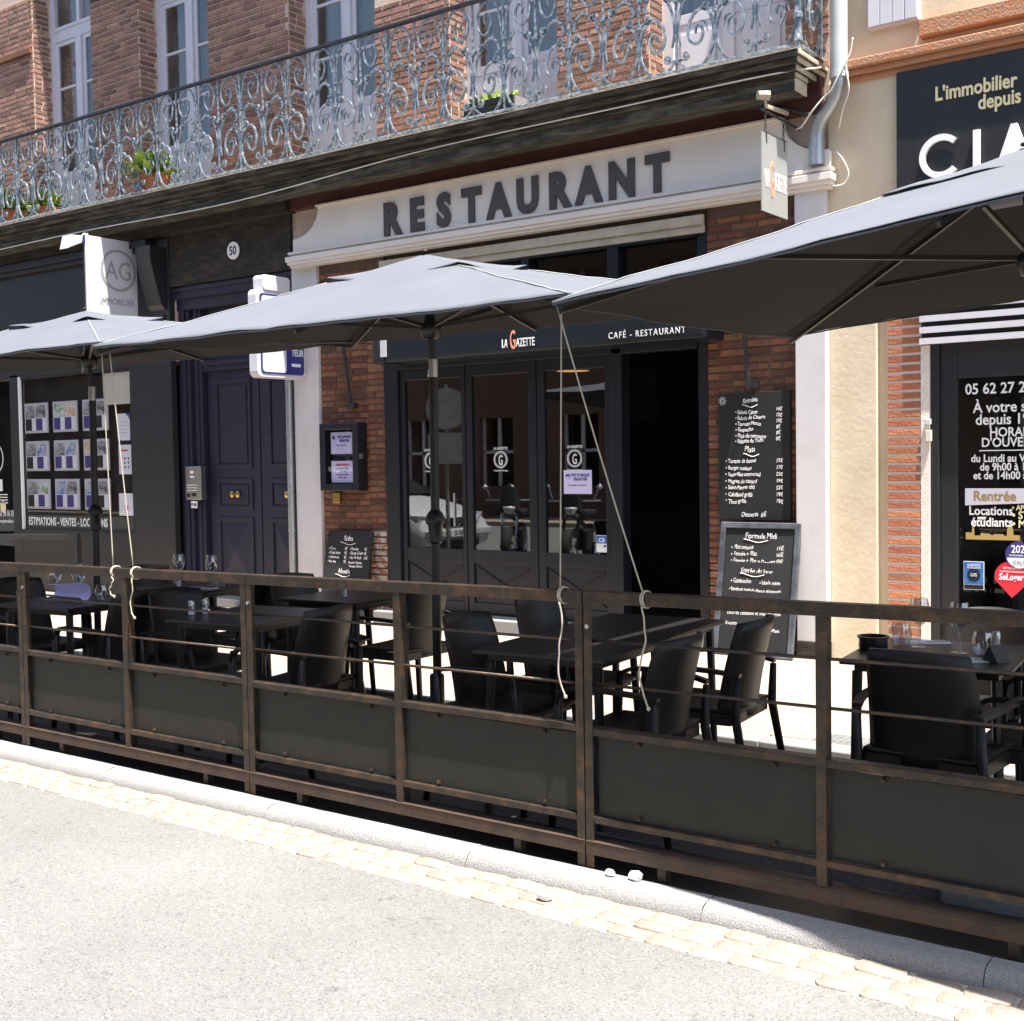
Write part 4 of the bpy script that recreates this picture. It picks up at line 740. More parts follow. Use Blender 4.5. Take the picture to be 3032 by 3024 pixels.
# fascia with lettering
FS = thing('agency_fascia', (-1.5, 8.68, 3.3), 'dark grey fascia board with gold and white lettering on the ochre house', 'sign')
build('board', box(-2.89, 6, 8.68, 8.74, 3.32, 4.285), 'anthracite', FS, bevel=.004)
text('print', "L'immobilier", (-2.62, 8.675, 4.04), .135, 'cream_ink', FS, ext=.004, sx=.8, bold=.003); text('print', 'depuis 1975', (-2.33, 8.675, 3.93), .135, 'cream_ink', FS, ext=.004, sx=.8, bold=.003)
def arcletter(mb, cx, cz, r, wd, a0, a1, n=28, y0=8.645, y1=8.67):
    pr = [(r-wd, y0), (r, y0), (r, y1), (r-wd, y1)]; vs = []; fs = []
    for k in range(n+1):
        a = R(a0+(a1-a0)*k/n); vs += [(cx+q*math.cos(a), yy, cz+q*math.sin(a)) for q, yy in pr]
    for k in range(n):
        for i in range(4): fs.append((k*4+i, k*4+4+i, k*4+4+(i+1) % 4, k*4+(i+1) % 4))
    return mb.add(vs, fs+[(0, 1, 2, 3), (n*4+3, n*4+2, n*4+1, n*4)])
build('letter', arcletter(MB(), -2.57, 3.65, .15, .042, 45, 315), 'white_ink', FS, smooth=True, sharp=40)
build('letter', MB().box(-2.355, -2.31, 8.645, 8.67, 3.50, 3.79).box(-2.31, -2.22, 8.645, 8.67, 3.50, 3.54), 'white_ink', FS)
build('letter', MB().prism([(-2.21, 3.5), (-2.165, 3.5), (-2.14, 3.57), (-2.04, 3.57), (-2.015, 3.5), (-1.97, 3.5), (-2.07, 3.79), (-2.11, 3.79)], lambda a, b, d: (a, d, b), 8.645, 8.67), 'white_ink', FS)
# rainwater pipe, cables
RP = thing('rainwater_pipe', (-3.3, 8.6, 3.7), 'pale grey rainwater pipe with a double bend between the two houses', 'pipe')
build('pipe', MB().tube([(-3.27, 8.58, 9), (-3.27, 8.58, 4.32)], .062, 18), 'grey_pipe', RP, smooth=True, sharp=50)
build('bend', MB().tube([tuple(v) for v in cr([(-3.27, 8.58, 4.34), (-3.28, 8.58, 4.24), (-3.34, 8.60, 4.13), (-3.42, 8.62, 4.04), (-3.455, 8.63, 3.95), (-3.46, 8.63, 3.84)], 5)], .052, 16), 'zinc', RP, smooth=True, sharp=50)
build('lower_pipe', MB().tube([(-3.46, 8.63, 3.90), (-3.46, 8.63, 3.72)], .057, 16), 'zinc', RP, smooth=True, sharp=50)
build('collar', MB().tube([(-3.27, 8.58, 4.30), (-3.27, 8.58, 4.34)], .068, 18), 'grey_pipe', RP)
CB = [('pale cable looping down around the bend of the rainwater pipe', 'cable', [(-3.2, 8.55, 4.42), (-3.24, 8.5, 4.3), (-3.3, 8.5, 4.2), (-3.36, 8.52, 4.17), (-3.44, 8.5, 4.08), (-3.54, 8.55, 4.0), (-3.6, 8.6, 4.0)]), ('pale cable end sticking up beside the rainwater pipe', 'cable', [(-3.16, 8.56, 4.56), (-3.18, 8.56, 4.45), (-3.21, 8.55, 4.38), (-3.19, 8.56, 4.2), (-3.25, 8.6, 4.08), (-3.3, 8.65, 3.96)]), ('pale cable arched against the ochre wall below the pipe', 'cable', [(-3.34, 8.69, 3.82), (-3.28, 8.68, 3.74), (-3.24, 8.68, 3.64), (-3.27, 8.68, 3.57), (-3.35, 8.67, 3.56), (-3.42, 8.67, 3.59)]), ('thin pale cable sagging under the balcony slab', 'cable', [(-14.5, 8.34, 4.21), (-12, 8.335, 4.235), (-9.5, 8.335, 4.22), (-7, 8.32, 4.325), (-5, 8.29, 4.33), (-3.7, 8.29, 4.335), (-3.35, 8.45, 4.36)]), ('dark cable under the balcony above the red beam', 'cable_dark', [(-9, 8.64, 4.26), (-7, 8.65, 4.29), (-5, 8.65, 4.29), (-3.9, 8.64, 4.22), (-3.5, 8.6, 4.09)])]
for lb, m_, pts in CB: tag(build('cable', MB().tube([tuple(v) for v in cr(pts, 6)], .006 if m_ == 'cable' else .011, 7), m_, None, smooth=True), lb, 'cable')
bpy.data.objects['cable.003'].data.update()
# ================================================================== TERRACE FENCE
FY = 3.85
def ftop(x): return 1.067+(x+6.16)*.0095
SEC = [(-8.02, -6.16, 'leftmost steel fence panel in view, cut by the picture edge'), (-6.16, -4.33, 'steel fence panel with the two rope loops on its top rail'), (-4.33, -2.465, 'steel fence panel in front of the umbrella pole in the middle'), (-2.465, -.60, 'nearest steel fence panel on the right')]
for a, b, lb in SEC:
    FN = thing('fence_panel', ((a+b)/2, FY, .055), lb, 'fence panel', 'terrace fence panels along the kerb')
    c = (a+b)/2; rr = random.Random(int(a*7)); L_ = a+.003; E_ = b-.003
    for x0, x1 in ((L_, L_+.034), (E_-.034, E_), (c-.018, c+.018)):
        zt = ftop((x0+x1)/2); zb = .052 if x0 != c-.018 else .155
        build('post', MB().box(x0, x1, FY-.02, FY-.015, zb, zt-.04).box(x0 if x0 == L_ else x1-.005, x0+.005 if x0 == L_ else x1, FY-.015, FY+.03, zb, zt-.04), 'rust_steel', FN, bevel=.0015)
    def hbar(name, z0, z1, y0, y1, m, dz=None):
        dz = dz if dz is not None else 1
        za, zb_ = (ftop(a)-ftop(c))*dz, (ftop(b)-ftop(c))*dz; mb = MB()
        vs = [(L_, y0, z0+za), (E_, y0, z0+zb_), (E_, y1, z0+zb_), (L_, y1, z0+za), (L_, y0, z1+za), (E_, y0, z1+zb_), (E_, y1, z1+zb_), (L_, y1, z1+za)]
        mb.add(vs, [(0, 3, 2, 1), (4, 5, 6, 7), (0, 1, 5, 4), (1, 2, 6, 5), (2, 3, 7, 6), (3, 0, 4, 7)]); return build(name, mb, m, FN, bevel=.002)
    T = ftop(c)
    hbar('top_rail', T-.045, T, FY-.022, FY+.028, 'rust_steel')
    for zr in (T-.19, T-.355): build('rod', MB().tube([(L_+.02, FY+.01, zr+(ftop(a)-T)*.8), (E_-.02, FY+.01, zr+(ftop(b)-T)*.8)], .006, 8), 'rust_steel', FN, smooth=True)
    hbar('panel_rail', .562, .588, FY-.017, FY+.04, 'rust_steel', .5); hbar('lower_rail', .225, .25, FY-.017, FY+.03, 'rust_steel', 0)
    hbar('base_beam', .105, .152, FY-.024, FY-.018, 'rust_beam', 0); hbar('base_flange', .152, .158, FY-.026, FY+.035, 'rust_beam', 0)
    for x0, x1 in ((L_+.045, c-.024), (c+.024, E_-.045)):
        pl = build('steel_plate', box(x0, x1, FY+.004, FY+.008, .252, .556), 'panel_steel', FN)
        for fx in (.2, .82):
            for z in (.258, .533): build('clip', MB().box(x0+(x1-x0)*fx, x0+(x1-x0)*fx+.014, FY-.006, FY+.003, z+.003, z+.017).tube([(x0+(x1-x0)*fx+.007, FY-.012, z+.01), (x0+(x1-x0)*fx+.007, FY-.004, z+.01)], .0045, 8), 'rust_steel', pl)
    for x0 in (L_+.3, E_-.34): build('foot', box(x0, x0+.034, FY-.01, FY+.03, .052, .106), 'rust_steel', FN)
    build('bolt', MB().tube([(L_+.02, FY-.03, T-.14), (L_+.02, FY-.018, T-.14)], .009, 8), 'steel', FN)
# dark steel base tray behind the beam
tag(build('base_tray', MB().box(-8.02, -.6, FY-.028, FY+.35, .02, .050), 'shop_black'), 'flat black ballast tray lying behind the fence base', 'tray')

# ================================================================== PARASOLS
def canopy(a, b, Hh, n=28, sag=.02, sd=0, k0=0.0):
    def fn(u, v):
        x, y = (u*2-1)*a, (v*2-1)*b; r = max(abs(x)/a, abs(y)/b)
        z = Hh*(1-r)-.045*r*(1-r)
        ang = abs(abs(x)/a-abs(y)/b); z -= sag*min(ang, .5)*r*1.0
        z += .014*noise.noise((x*2.3+sd, y*2.7, sd))*r+.004*math.sin(x*17+4*noise.noise((y*3, x, sd)))*r*r*noise.noise((x*1.5, y*2, sd+2))+.005*noise.noise((x*9+sd, y*9, sd))
        return (x, y, z)
    g = MB().grid(fn, n, n); fs = []
    for k, (p, q, r_, s_) in enumerate(g.f):
        i, j = k % n, k//n
        fs += [(p, q, r_), (p, r_, s_)] if (i+.5-n/2)*(j+.5-n/2) > 0 else [(p, q, s_), (q, r_, s_)]
    g.f = fs; return g
def parasol(x, y, a, b, ze, Hh, tx, ty, rz, label, sd, skew=0):
    P = thing('parasol', (x, y, .015), label, 'parasol', 'grey rectangular parasols over the terrace')
    hz = ze-.015; Rm = Matrix.Rotation(rz, 3, 'Z')@Matrix.Rotation(tx, 3, 'X')@Matrix.Rotation(ty, 3, 'Y')
    def tf(v): return Rm@Vector((v[0]+skew*v[1], v[1], v[2]))+Vector((0, 0, hz))
    def add(name, mb, m, par=P, **k):
        mb.v = [tuple(tf(v)) for v in mb.v]; return build(name, mb, m, par, local=True, **k)
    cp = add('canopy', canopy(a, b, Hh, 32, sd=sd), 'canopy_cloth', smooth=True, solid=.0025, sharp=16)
    ln = canopy(a, b, Hh, 32, sd=sd); ln.v = [(q[0]*.996, q[1]*.996, q[2]-.006) for q in ln.v]; add('shaded_underside', ln, 'canopy_shade', cp, smooth=True, sharp=16)  # second, darker layer that paints the shade under the canopy
    def hemf(side):
        mb = MB(); pts = []
        for k in range(33):
            t = k/32*2-1; p = ((t*a, -b), (a, t*b), (t*a, b), (-a, t*b))[side]; r = 1; ang = abs(abs(p[0])/a-abs(p[1])/b)
            z = -.02*min(ang, .5)+.010*noise.noise((p[0]*2.3+sd, p[1]*2.7, sd))+.005*noise.noise((p[0]*9+sd, p[1]*9, sd)); pts.append((p[0], p[1], z-.004))
        mb.add(pts+[(q[0]*.998, q[1]*.998, q[2]-.007) for q in pts], [(k, k+1, 34+k, 33+k) for k in range(32)]); return mb
    for s in range(4): add('hem', hemf(s), 'canopy_cloth', cp, solid=.002)
    vf = canopy(a*.29, b*.29, Hh*.27, 16, .05, sd+4); vf.v = [(q[0], q[1], q[2]+Hh*.71+.009+(.014*noise.noise((q[0]*6, q[1]*6, sd)) if max(abs(q[0])/(a*.29), abs(q[1])/(b*.29)) > .85 else 0)) for q in vf.v]
    add('vent_flap', vf, 'canopy_cloth', smooth=True, solid=.0025, sharp=16)
    for tip in ((1, 1), (-1, 1), (1, -1), (-1, -1)):
        add('seam', MB().tube([(tip[0]*a*t, tip[1]*b*t, Hh*(1-t)-.045*t*(1-t)+.014*noise.noise((tip[0]*a*t*2.3+sd, tip[1]*b*t*2.7, sd))*t+.005*noise.noise((tip[0]*a*t*9+sd, tip[1]*b*t*9, sd))+.003) for t in [k/24 for k in range(7, 25)]], .0035, 5), 'shutter_grey', cp, smooth=True)
    add('finial', MB().lathe([(0, .012), (.012, .01), (.014, .004), (.01, 0)], 12, (0, 0, Hh+.012)), 'pole_black', smooth=True)
    zr = -.02
    for tip in ((a, b), (-a, b), (a, -b), (-a, -b), (0, b), (0, -b)):
        p0 = Vector((0, 0, Hh-.055)); p1 = Vector((tip[0]*.985, tip[1]*.985, -.036)); rib = add('rib', MB().bar(p0, p1, .014, .02), 'pole_black')
        f = .55; mid = p0.lerp(p1, f)+Vector((0, 0, -.012-.02)); add('strut', MB().bar((0, 0, zr), mid, .013, .018), 'pole_black', rib)
    add('runner', MB().lathe([(.024, -.06), (.045, -.055), (.055, -.015), (.055, .015), (.03, .03), (.024, .06)], 16, (0, 0, zr)), 'pole_black', smooth=True)
    ax = Rm@Vector((0, 0, 1)); top = tf((0, 0, Hh)); zk = 2.07-.015
    low = top-ax*((top.z-zk)/ax.z) if ax.z else top
    low = Vector((0, 0, zk))+ (low-Vector((0, 0, zk)))*1.0
    build('upper_pole', MB().tube([low, top], .019, 12), 'pole_black', P, local=True, smooth=True, sharp=50)
    build('sleeve', MB().tube([low+Vector((0, 0, .045)), low-Vector((0, 0, .045))], .023, 14), 'steel', P, local=True, smooth=True, sharp=50)
    base = Vector((low.x*.15, low.y*.15, 0))
    build('lower_pole', MB().tube([base+Vector((0, 0, .05)), low-Vector((0, 0, .04))], .0225, 14), 'pole_black', P, local=True, smooth=True, sharp=50)
    kz = base.lerp(low, (1.25)/low.z); build('crank_joint', MB().lathe([(.022, -.09), (.036, -.08), (.036, .0), (.05, .02), (.05, .045), (.036, .07), (.022, .085)], 16, kz), 'pole_black', P, local=True, smooth=True, sharp=40)
    build('base_socket', MB().lathe([(.0, 0), (.038, 0), (.038, .43), (.034, .44), (.026, .44)], 16, (base.x, base.y, .05)), 'pole_black', P, local=True, smooth=True, sharp=40)
    build('base_slab', MB().box(base.x-.25, base.x+.25, base.y-.25, base.y+.25, 0, .06), 'granite', P, local=True, bevel=.01)
    return P
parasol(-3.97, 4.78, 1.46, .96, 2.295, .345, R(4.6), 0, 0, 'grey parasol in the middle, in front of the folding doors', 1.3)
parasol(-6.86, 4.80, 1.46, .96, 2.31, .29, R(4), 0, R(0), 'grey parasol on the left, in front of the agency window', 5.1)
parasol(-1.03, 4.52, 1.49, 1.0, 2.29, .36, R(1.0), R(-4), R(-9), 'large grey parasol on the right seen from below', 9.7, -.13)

# ================================================================== TABLES AND CHAIRS
FL_ = .015
def make_table(name, wx, wy):
    T = thing(name, (0, 0, 0), 'x', 'table', 'dark bistro tables on the terrace')
    build('table_top', box(-wx/2, wx/2, -wy/2, wy/2, .722, .742), 'table_top', T, bevel=.003)
    build('apron', MB().box(-wx/2+.05, wx/2-.05, -wy/2+.05, wy/2-.05, .69, .722), 'table_metal', T)
    for sx in (-1, 1):
        for sy in (-1, 1): build('leg', MB().tube([(sx*(wx/2-.06), sy*(wy/2-.06), .69), (sx*(wx/2-.045), sy*(wy/2-.045), 0)], [.022, .018], 8), 'table_metal', T)
    return T
tb = make_table('bistro_table', .66, .69); first = [True]
def put_table(x, y, rz, lb):
    o = tb if first[0] else copy_tree(tb); first[0] = False; o.location = (x, y, FL_); o.rotation_euler = (0, 0, R(rz)); o['label'] = lb; return o
put_table(-3.02, 4.62, 4.5, 'bare dark table nearest the middle fence joint, front half of the double table')
put_table(-3.09, 5.32, 4.5, 'bare dark table touching the middle one from behind, back half of the double table')
put_table(-5.17, 4.63, 8, 'dark table with salt and pepper pots behind the second rope pair')
put_table(-5.34, 5.62, 2, 'dark far table in front of the drinks chalkboard')
put_table(-6.72, 4.56, 6, 'dark table on the left with the curled white menu sheet')
put_table(-6.72, 5.60, 0, 'dark far table with two wine glasses in front of the blue door')
put_table(-1.55, 5.18, 6, 'laid dark table on the right with glasses and ashtray')
def make_chair():
    C = thing('armchair', (0, 0, 0), 'x', 'chair', 'dark resin armchairs around the terrace tables')
    def back(u, v):
        wd = (.225-.02*v)*(1-.06*max(0, v-.85)/.15); x = (u*2-1)*wd; z = .40+v*(.435+.02*math.cos((u*2-1)*1.4)); y = -.20-.105*v**1.35-.015*(1-v)+.085*abs(u*2-1)**2.2
        return (x, y, z)
    build('backrest', MB().grid(back, 14, 10), 'resin', C, smooth=True, solid=.012, bevel=.003)
    def seat(u, v):
        x = (u*2-1)*(.235-.015*(1-v)); y = -.22+.46*v; z = .445-.018*(1-(u*2-1)**2)*(1-(v*2-1)**2)-(.025*max(0, (v-.85)/.15)**2)
        return (x, y, z)
    build('seat', MB().grid(seat, 12, 12), 'resin', C, smooth=True, solid=.014)
    sk = MB()
    for s in (-1, 1): sk.box(s*.225-.008, s*.225+.008, -.2, .21, .385, .437)
    sk.box(-.22, .22, .205, .222, .39, .425).box(-.21, .21, -.215, -.2, .385, .435); build('seat_frame', sk, 'resin', C, bevel=.004)
    for s in (-1, 1):
        build('leg', MB().tube([(s*.262, .20, .62), (s*.262, .215, .44), (s*.268, .245, 0)], [.017, .021, .015], 8), 'resin', C, smooth=True)
        build('leg', MB().tube([(s*.236, -.235, .60), (s*.24, -.225, .42), (s*.255, -.30, 0)], [.016, .022, .015], 8), 'resin', C, smooth=True)
        arm = [(s*.232, -.245, .615), (s*.262, -.12, .632), (s*.27, .06, .638), (s*.268, .15, .632), (s*.264, .195, .605), (s*.262, .205, .56)]
        pts = cr(arm, 5); mb = MB(); n = len(pts); vs = []; fs = []
        for i, p in enumerate(pts):
            d = (pts[min(i+1, n-1)]-pts[max(i-1, 0)]).normalized(); side = Vector((1, 0, 0)); nn = d.cross(side).normalized(); wd = .018; th = .009
            for q, r_ in ((-1, -1), (1, -1), (1, 1), (-1, 1)): vs.append(p+side*q*wd+nn*r_*th)
        for i in range(n-1):
            for k in range(4): fs.append((4*i+k, 4*i+(k+1) % 4, 4*i+4+(k+1) % 4, 4*i+4+k))
        fs += [(0, 3, 2, 1), (4*n-4, 4*n-3, 4*n-2, 4*n-1)]; mb.add(vs, fs); build('armrest', mb, 'resin', C, smooth=True, sharp=50)
    return C
ch = make_chair(); first2 = [True]
def put_chair(bx, by, face, lb):
    """bx, by: foot of the backrest; face: heading in degrees (0 = +Y, -90 = +X)"""
    o = ch if first2[0] else copy_tree(ch); first2[0] = False; a = R(face); o.location = (bx-math.sin(a)*.25, by+math.cos(a)*.25, FL_); o.rotation_euler = (0, 0, a); o['label'] = lb; return o
put_chair(-3.62, 4.56, -86, 'armchair on the near left side of the double table, facing right')
put_chair(-3.72, 5.30, -92, 'armchair on the far left side of the double table')
put_chair(-2.37, 4.46, 92, 'armchair on the near right side of the double table')
put_chair(-2.34, 5.12, 95, 'armchair on the far right side of the double table, beside the lunch chalkboard')
put_chair(-4.42, 4.50, 96, 'armchair with its curved back to us at the table with salt and pepper')
put_chair(-5.86, 4.62, -88, 'armchair on the left side of the table with salt and pepper')
put_chair(-5.92, 5.62, -90, 'armchair left of the far table in front of the drinks chalkboard')
put_chair(-4.74, 5.68, 92, 'armchair seen edge-on right of the far table by the drinks chalkboard')
put_chair(-5.98, 4.50, 94, 'armchair on the right side of the table with the white menu sheet')
put_chair(-7.42, 4.55, -90, 'armchair at the left picture edge beside the table with the menu sheet')
put_chair(-7.42, 5.60, -94, 'black armchair left of the far table with wine glasses')
put_chair(-6.02, 5.56, 88, 'brown lit armchair right of the far table with wine glasses')
put_chair(-1.44, 4.52, -4, 'armchair with its broad back to us at the laid right table')
put_chair(-1.52, 5.88, 180, 'armchair behind the laid right table, facing us')
put_chair(-.86, 5.1, 92, 'armchair at the right picture edge beside the laid table')

# ------------------------------------------------------------------ tableware
TZ = FL_+.742
def lathe_thing(name, x, y, z, prof, m, label, cat, group, n=20, parts=None):
    o = tag(build(name, MB().lathe(prof, n), m, None, smooth=True, sharp=60), label, cat, group); o.location = (x, y, z); return o
WG = [(0, 0), (.034, .001), (.036, .004), (.012, .008), (.0045, .014), (.004, .085), (.008, .095), (.03, .115), (.042, .145), (.041, .175), (.034, .215), (.0325, .215), (.0395, .175), (.0405, .146), (.029, .118), (.006, .1), (0, .099)]
TG = [(0, .002), (.034, .002), (.043, .03), (.045, .05), (.036, .1), (.0345, .1), (.0435, .05), (.0415, .031), (.032, .006), (0, .006)]
for x, y, lb in ((-1.66, 5.27, 'wine glass standing back left on the laid right table'), (-1.47, 5.2, 'wine glass in the centre of the laid right table'), (-6.98, 4.58, 'wine glass left of the curled menu sheet'), (-6.84, 4.66, 'wine glass behind the curled menu sheet'), (-6.92, 5.52, 'wine glass on the left of the far table in front of the blue door'), (-6.62, 5.56, 'wine glass on the right of the far table in front of the blue door')):
    lathe_thing('wine_glass', x, y, TZ, WG, 'clear_glass', lb, 'wine glass', 'wine glasses on the terrace tables')
for x, y, lb in ((-1.75, 5.30, 'low tumbler beside the ashtray on the right table'), (-1.37, 5.18, 'large tumbler near the salt pot on the right table'), (-6.54, 4.62, 'tumbler right of the curled menu sheet'), (-6.53, 5.55, 'tumbler beside the right wine glass on the far table')):
    lathe_thing('tumbler', x, y, TZ, TG, 'clear_glass', lb, 'tumbler', 'water tumblers on the terrace tables')
o = lathe_thing('ashtray', -1.825, 5.16, TZ, [(0, .004), (.058, .0), (.062, .006), (.06, .045), (.068, .047), (.068, .054), (.056, .054), (.054, .012), (0, .01)], 'pole_black', 'round black ashtray on the right table', 'ashtray', None, 28)
def shaker(x, y, lb):
    S_ = thing('salt_pot', (x, y, TZ), lb, 'salt pot', 'salt and pepper pots'); build('glass_body', MB().lathe([(0, 0), (.02, 0), (.022, .03), (.017, .055), (.0, .055)], 14, (x, y, TZ)), 'clear_glass', S_, smooth=True, sharp=50); build('filling', MB().lathe([(0, .004), (.016, .004), (.016, .035), (0, .035)], 12, (x, y, TZ)), 'paper', S_); build('cap', MB().lathe([(.018, .053), (.019, .075), (.014, .083), (0, .084)], 14, (x, y, TZ)), 'steel', S_, smooth=True, sharp=50)
shaker(-1.36, 5.34, 'salt pot behind the large tumbler on the right table'); shaker(-5.44, 4.42, 'salt pot on the front left corner of the table behind the ropes'); shaker(-5.42, 4.50, 'pepper pot just behind the salt pot on the table behind the ropes'); shaker(-5.3, 5.5, 'small salt pot on the far table by the drinks chalkboard'); shaker(-6.80, 5.42, 'small salt pot in front of the wine glasses on the far table')
def cutlery(x, y, rz, lb):
    N_ = thing('napkin', (x, y, TZ), lb, 'napkin', 'white napkins with cutlery', R(rz)); build('cloth', MB().box(-.05, .05, -.1, .1, .0005, .004), 'paper', N_, local=True)
    build('fork', MB().tube([(-.015, -.09, .008), (-.015, .04, .007)], .003, 6).box(-.024, -.006, .04, .09, .006, .008), 'steel', N_, local=True); build('knife', MB().tube([(.015, -.09, .008), (.015, 0, .007)], .004, 6).box(.008, .022, 0, .1, .006, .008), 'steel', N_, local=True)
cutlery(-1.40, 5.03, -60, 'white napkin with cutlery at the front of the right table'); cutlery(-1.68, 5.42, -55, 'white napkin with cutlery at the back of the right table'); cutlery(-6.55, 5.42, -80, 'white napkin with cutlery on the far table in front of the blue door')
o = tag(build('table_card', MB().prism([(-.045, 0), (.045, 0), (0, .07)], lambda a, b, d: (d, a, b), -.035, .035), 'pole_black', None, bevel=.002), 'black tent card at the right edge of the laid table', 'table card'); o.location = (-1.29, 5.06, TZ); o.rotation_euler = (0, 0, R(60))
sh_ = tag(build('menu_sheet', MB().grid(lambda u, v: ((u-.5)*.29, .055*math.sin(R(-60+250*v))-.02*v, .052-.05*math.cos(R(-60+250*v))*(.75+.35*u)+.012), 14, 16), 'paper_lilac', None, smooth=True, solid=.001), 'curled white menu sheet lying on the left table', 'menu'); sh_.location = (-6.72, 4.50, TZ); sh_.rotation_euler = (0, 0, R(12))
cj = thing('candle_jar', (-7.0, 4.36, TZ), 'small glass candle jar at the left of the menu sheet', 'candle'); build('jar', MB().lathe([(0, .002), (.035, .002), (.037, .07), (.035, .07), (.033, .006), (0, .006)], 18, (-7.0, 4.36, TZ)), 'clear_glass', cj, smooth=True, sharp=50); build('wax', MB().lathe([(0, .008), (.03, .008), (.03, .03), (0, .03)], 16, (-7.0, 4.36, TZ)), 'cream_ink', cj)
# ------------------------------------------------------------------ ropes
def rope(p_top, p_rail, tail, lb, sd):
    rr = random.Random(sd); O_ = thing('rope', p_rail, lb, 'rope', 'ropes tying the parasols to the fence')
    a, b = Vector(p_top), Vector(p_rail); pts = [a.lerp(b, k/14)+Vector((0, 0, -.02*math.sin(math.pi*k/14))) for k in range(15)]
    build('line', MB().tube(pts, .003, 6), 'rope', O_, smooth=True)
    z = b.z; lp_ = [(b.x+.003*math.sin(k*.9)+.003*(k/12), FY+.003+.031*math.cos(2*math.pi*k/12), z-.028+.031*math.sin(2*math.pi*k/12)) for k in range(13)]
    build('loop', MB().tube(lp_, .0036, 6).tube([(q[0]+.009, q[1], q[2]) for q in lp_], .0036, 6), 'rope', O_, smooth=True)
    if tail:
        tp = [Vector((b.x+.012+rr.uniform(-.004, .004)+(.012*math.sin(k*.8) if k < 8 else .0), FY-.035+rr.uniform(-.004, .004), z-.05-tail*k/9)) for k in range(10)]; tp[-1].x += .02
        build('tail', MB().tube([tuple(v) for v in cr(tp, 3)], .0034, 6), 'rope', O_, smooth=True); build('knot', MB().lathe([(0, -.009), (.007, -.004), (.007, .004), (0, .009)], 8, tp[-1]), 'rope', O_)
rope((-2.56, 3.86, 2.18), (-2.57, FY-.01, ftop(-2.57)+.006), .36, 'cord from the middle parasol to the fence joint, hanging nearly straight', 3)
rope((-2.52, 3.77, 2.165), (-2.21, FY-.01, ftop(-2.21)+.006), .37, 'slanting cord from the right parasol to the right fence panel', 4)
rope((-5.42, 3.87, 2.21), (-5.335, FY-.01, ftop(-5.33)+.006), .10, 'cord from the left parasol, left one of the pair beside the agency window', 5)
rope((-5.34, 3.86, 2.19), (-5.17, FY-.01, ftop(-5.17)+.006), .20, 'cord from the middle parasol, right one of the pair beside the agency window', 6)
# ------------------------------------------------------------------ black barrier on the left, litter
BR = thing('metal_barrier', (-13.2, 8.4, .07), 'low black metal barrier in front of the agency window', 'barrier')
build('rail', MB().bar((-15.2, 8.4, .72), (-12.3, 8.4, .79), .05, .06), 'iron_black', BR, bevel=.004)
for x, z in ((-15.1, .70), (-12.33, .76)): build('post', MB().box(x-.03, x+.03, 8.37, 8.43, .07, z), 'iron_black', BR)
build('lower_rail', MB().bar((-15.1, 8.4, .36), (-12.36, 8.4, .42), .03, .03), 'iron_black', BR)
def crumple(x, y, z, s, sd, lb):
    rr = random.Random(sd); mb = MB(); n = 10
    vs = []; fs = []
    for j in range(6):
        for i in range(n):
            th = math.pi*j/5; ph = 2*math.pi*i/n; r_ = s*(1+rr.uniform(-.2, .2)); vs.append((r_*math.sin(th)*math.cos(ph)*1.25, r_*math.sin(th)*math.sin(ph)*.9, s*.7+r_*.75*math.cos(th)))
    for j in range(5):
        for i in range(n): fs.append((j*n+i, j*n+(i+1) % n, (j+1)*n+(i+1) % n, (j+1)*n+i))
    o = tag(build('crumpled_paper', mb.add(vs, fs), 'paper', None), lb, 'litter', 'crumpled paper litter by the kerb'); o.location = (x, y, z)
crumple(-2.23, 3.80, .055, .024, 1, 'crumpled white paper ball on the kerb under the fence joint'); crumple(-2.33, 3.79, .055, .017, 2, 'smaller white paper scrap left of the paper ball on the kerb'); crumple(-2.47, 3.56, .008, .024, 3, 'flattened white paper scrap on the setts beside the kerb')
lc = tag(build('cardboard_scrap', MB().box(-.06, .06, -.04, .04, 0, .006), 'pale_stone'), 'brown cardboard scrap on the floor behind the left fence panel', 'litter'); lc.location = (-5.95, 4.05, .09); lc.rotation_euler = (0, 0, .4)
lc = tag(build('yellow_scrap', MB().lathe([(0, .04), (.03, .03), (.04, 0)], 8), 'cream_ink'), 'small yellow scrap at the foot of the white pilaster by the blue door', 'litter'); lc.location = (-8.75, 8.6, .07)

# ================================================================== ACROSS THE STREET (seen in the window panes)
struct('far_pavement', box(-40, 25, -9, -6, -.3, .1), 'pavement')
OB = thing('opposite_building', (-12, -8, .1), 'pale rendered house across the street, mirrored in the window panes', 'building')
mb = MB(); cols = [(-30+k*2.6, -28.9+k*2.6) for k in range(15)]
ed = [-34]+[v for p_ in cols for v in p_]+[12]
for z0, z1, op in ((0, .9, 0), (.9, 2.7, 1), (2.7, 4.2, 0), (4.2, 6.3, 1), (6.3, 7.4, 0), (7.4, 9.2, 1), (9.2, 10, 0)):
    if op:
        for a, b in zip(ed[0::2], ed[1::2]): mb.box(a, b, -8.6, -8, z0, z1)
    else: mb.box(-34, 12, -8.6, -8, z0, z1)
build('wall', mb, 'opposite_render', OB); build('interior_back', box(-34, 12, -8.7, -8.62, 0, 10), 'interior', OB)
for a, b in cols:
    for z0, z1 in ((.9, 2.7), (4.2, 6.3), (7.4, 9.2)): build('window', MB().box(a, a+.08, -8.2, -8.15, z0, z1).box(b-.08, b, -8.2, -8.15, z0, z1).box((a+b)/2-.05, (a+b)/2+.05, -8.2, -8.15, z0, z1).box(a, b, -8.2, -8.15, (z0+z1)/2-.04, (z0+z1)/2+.04), 'frame_white', OB)

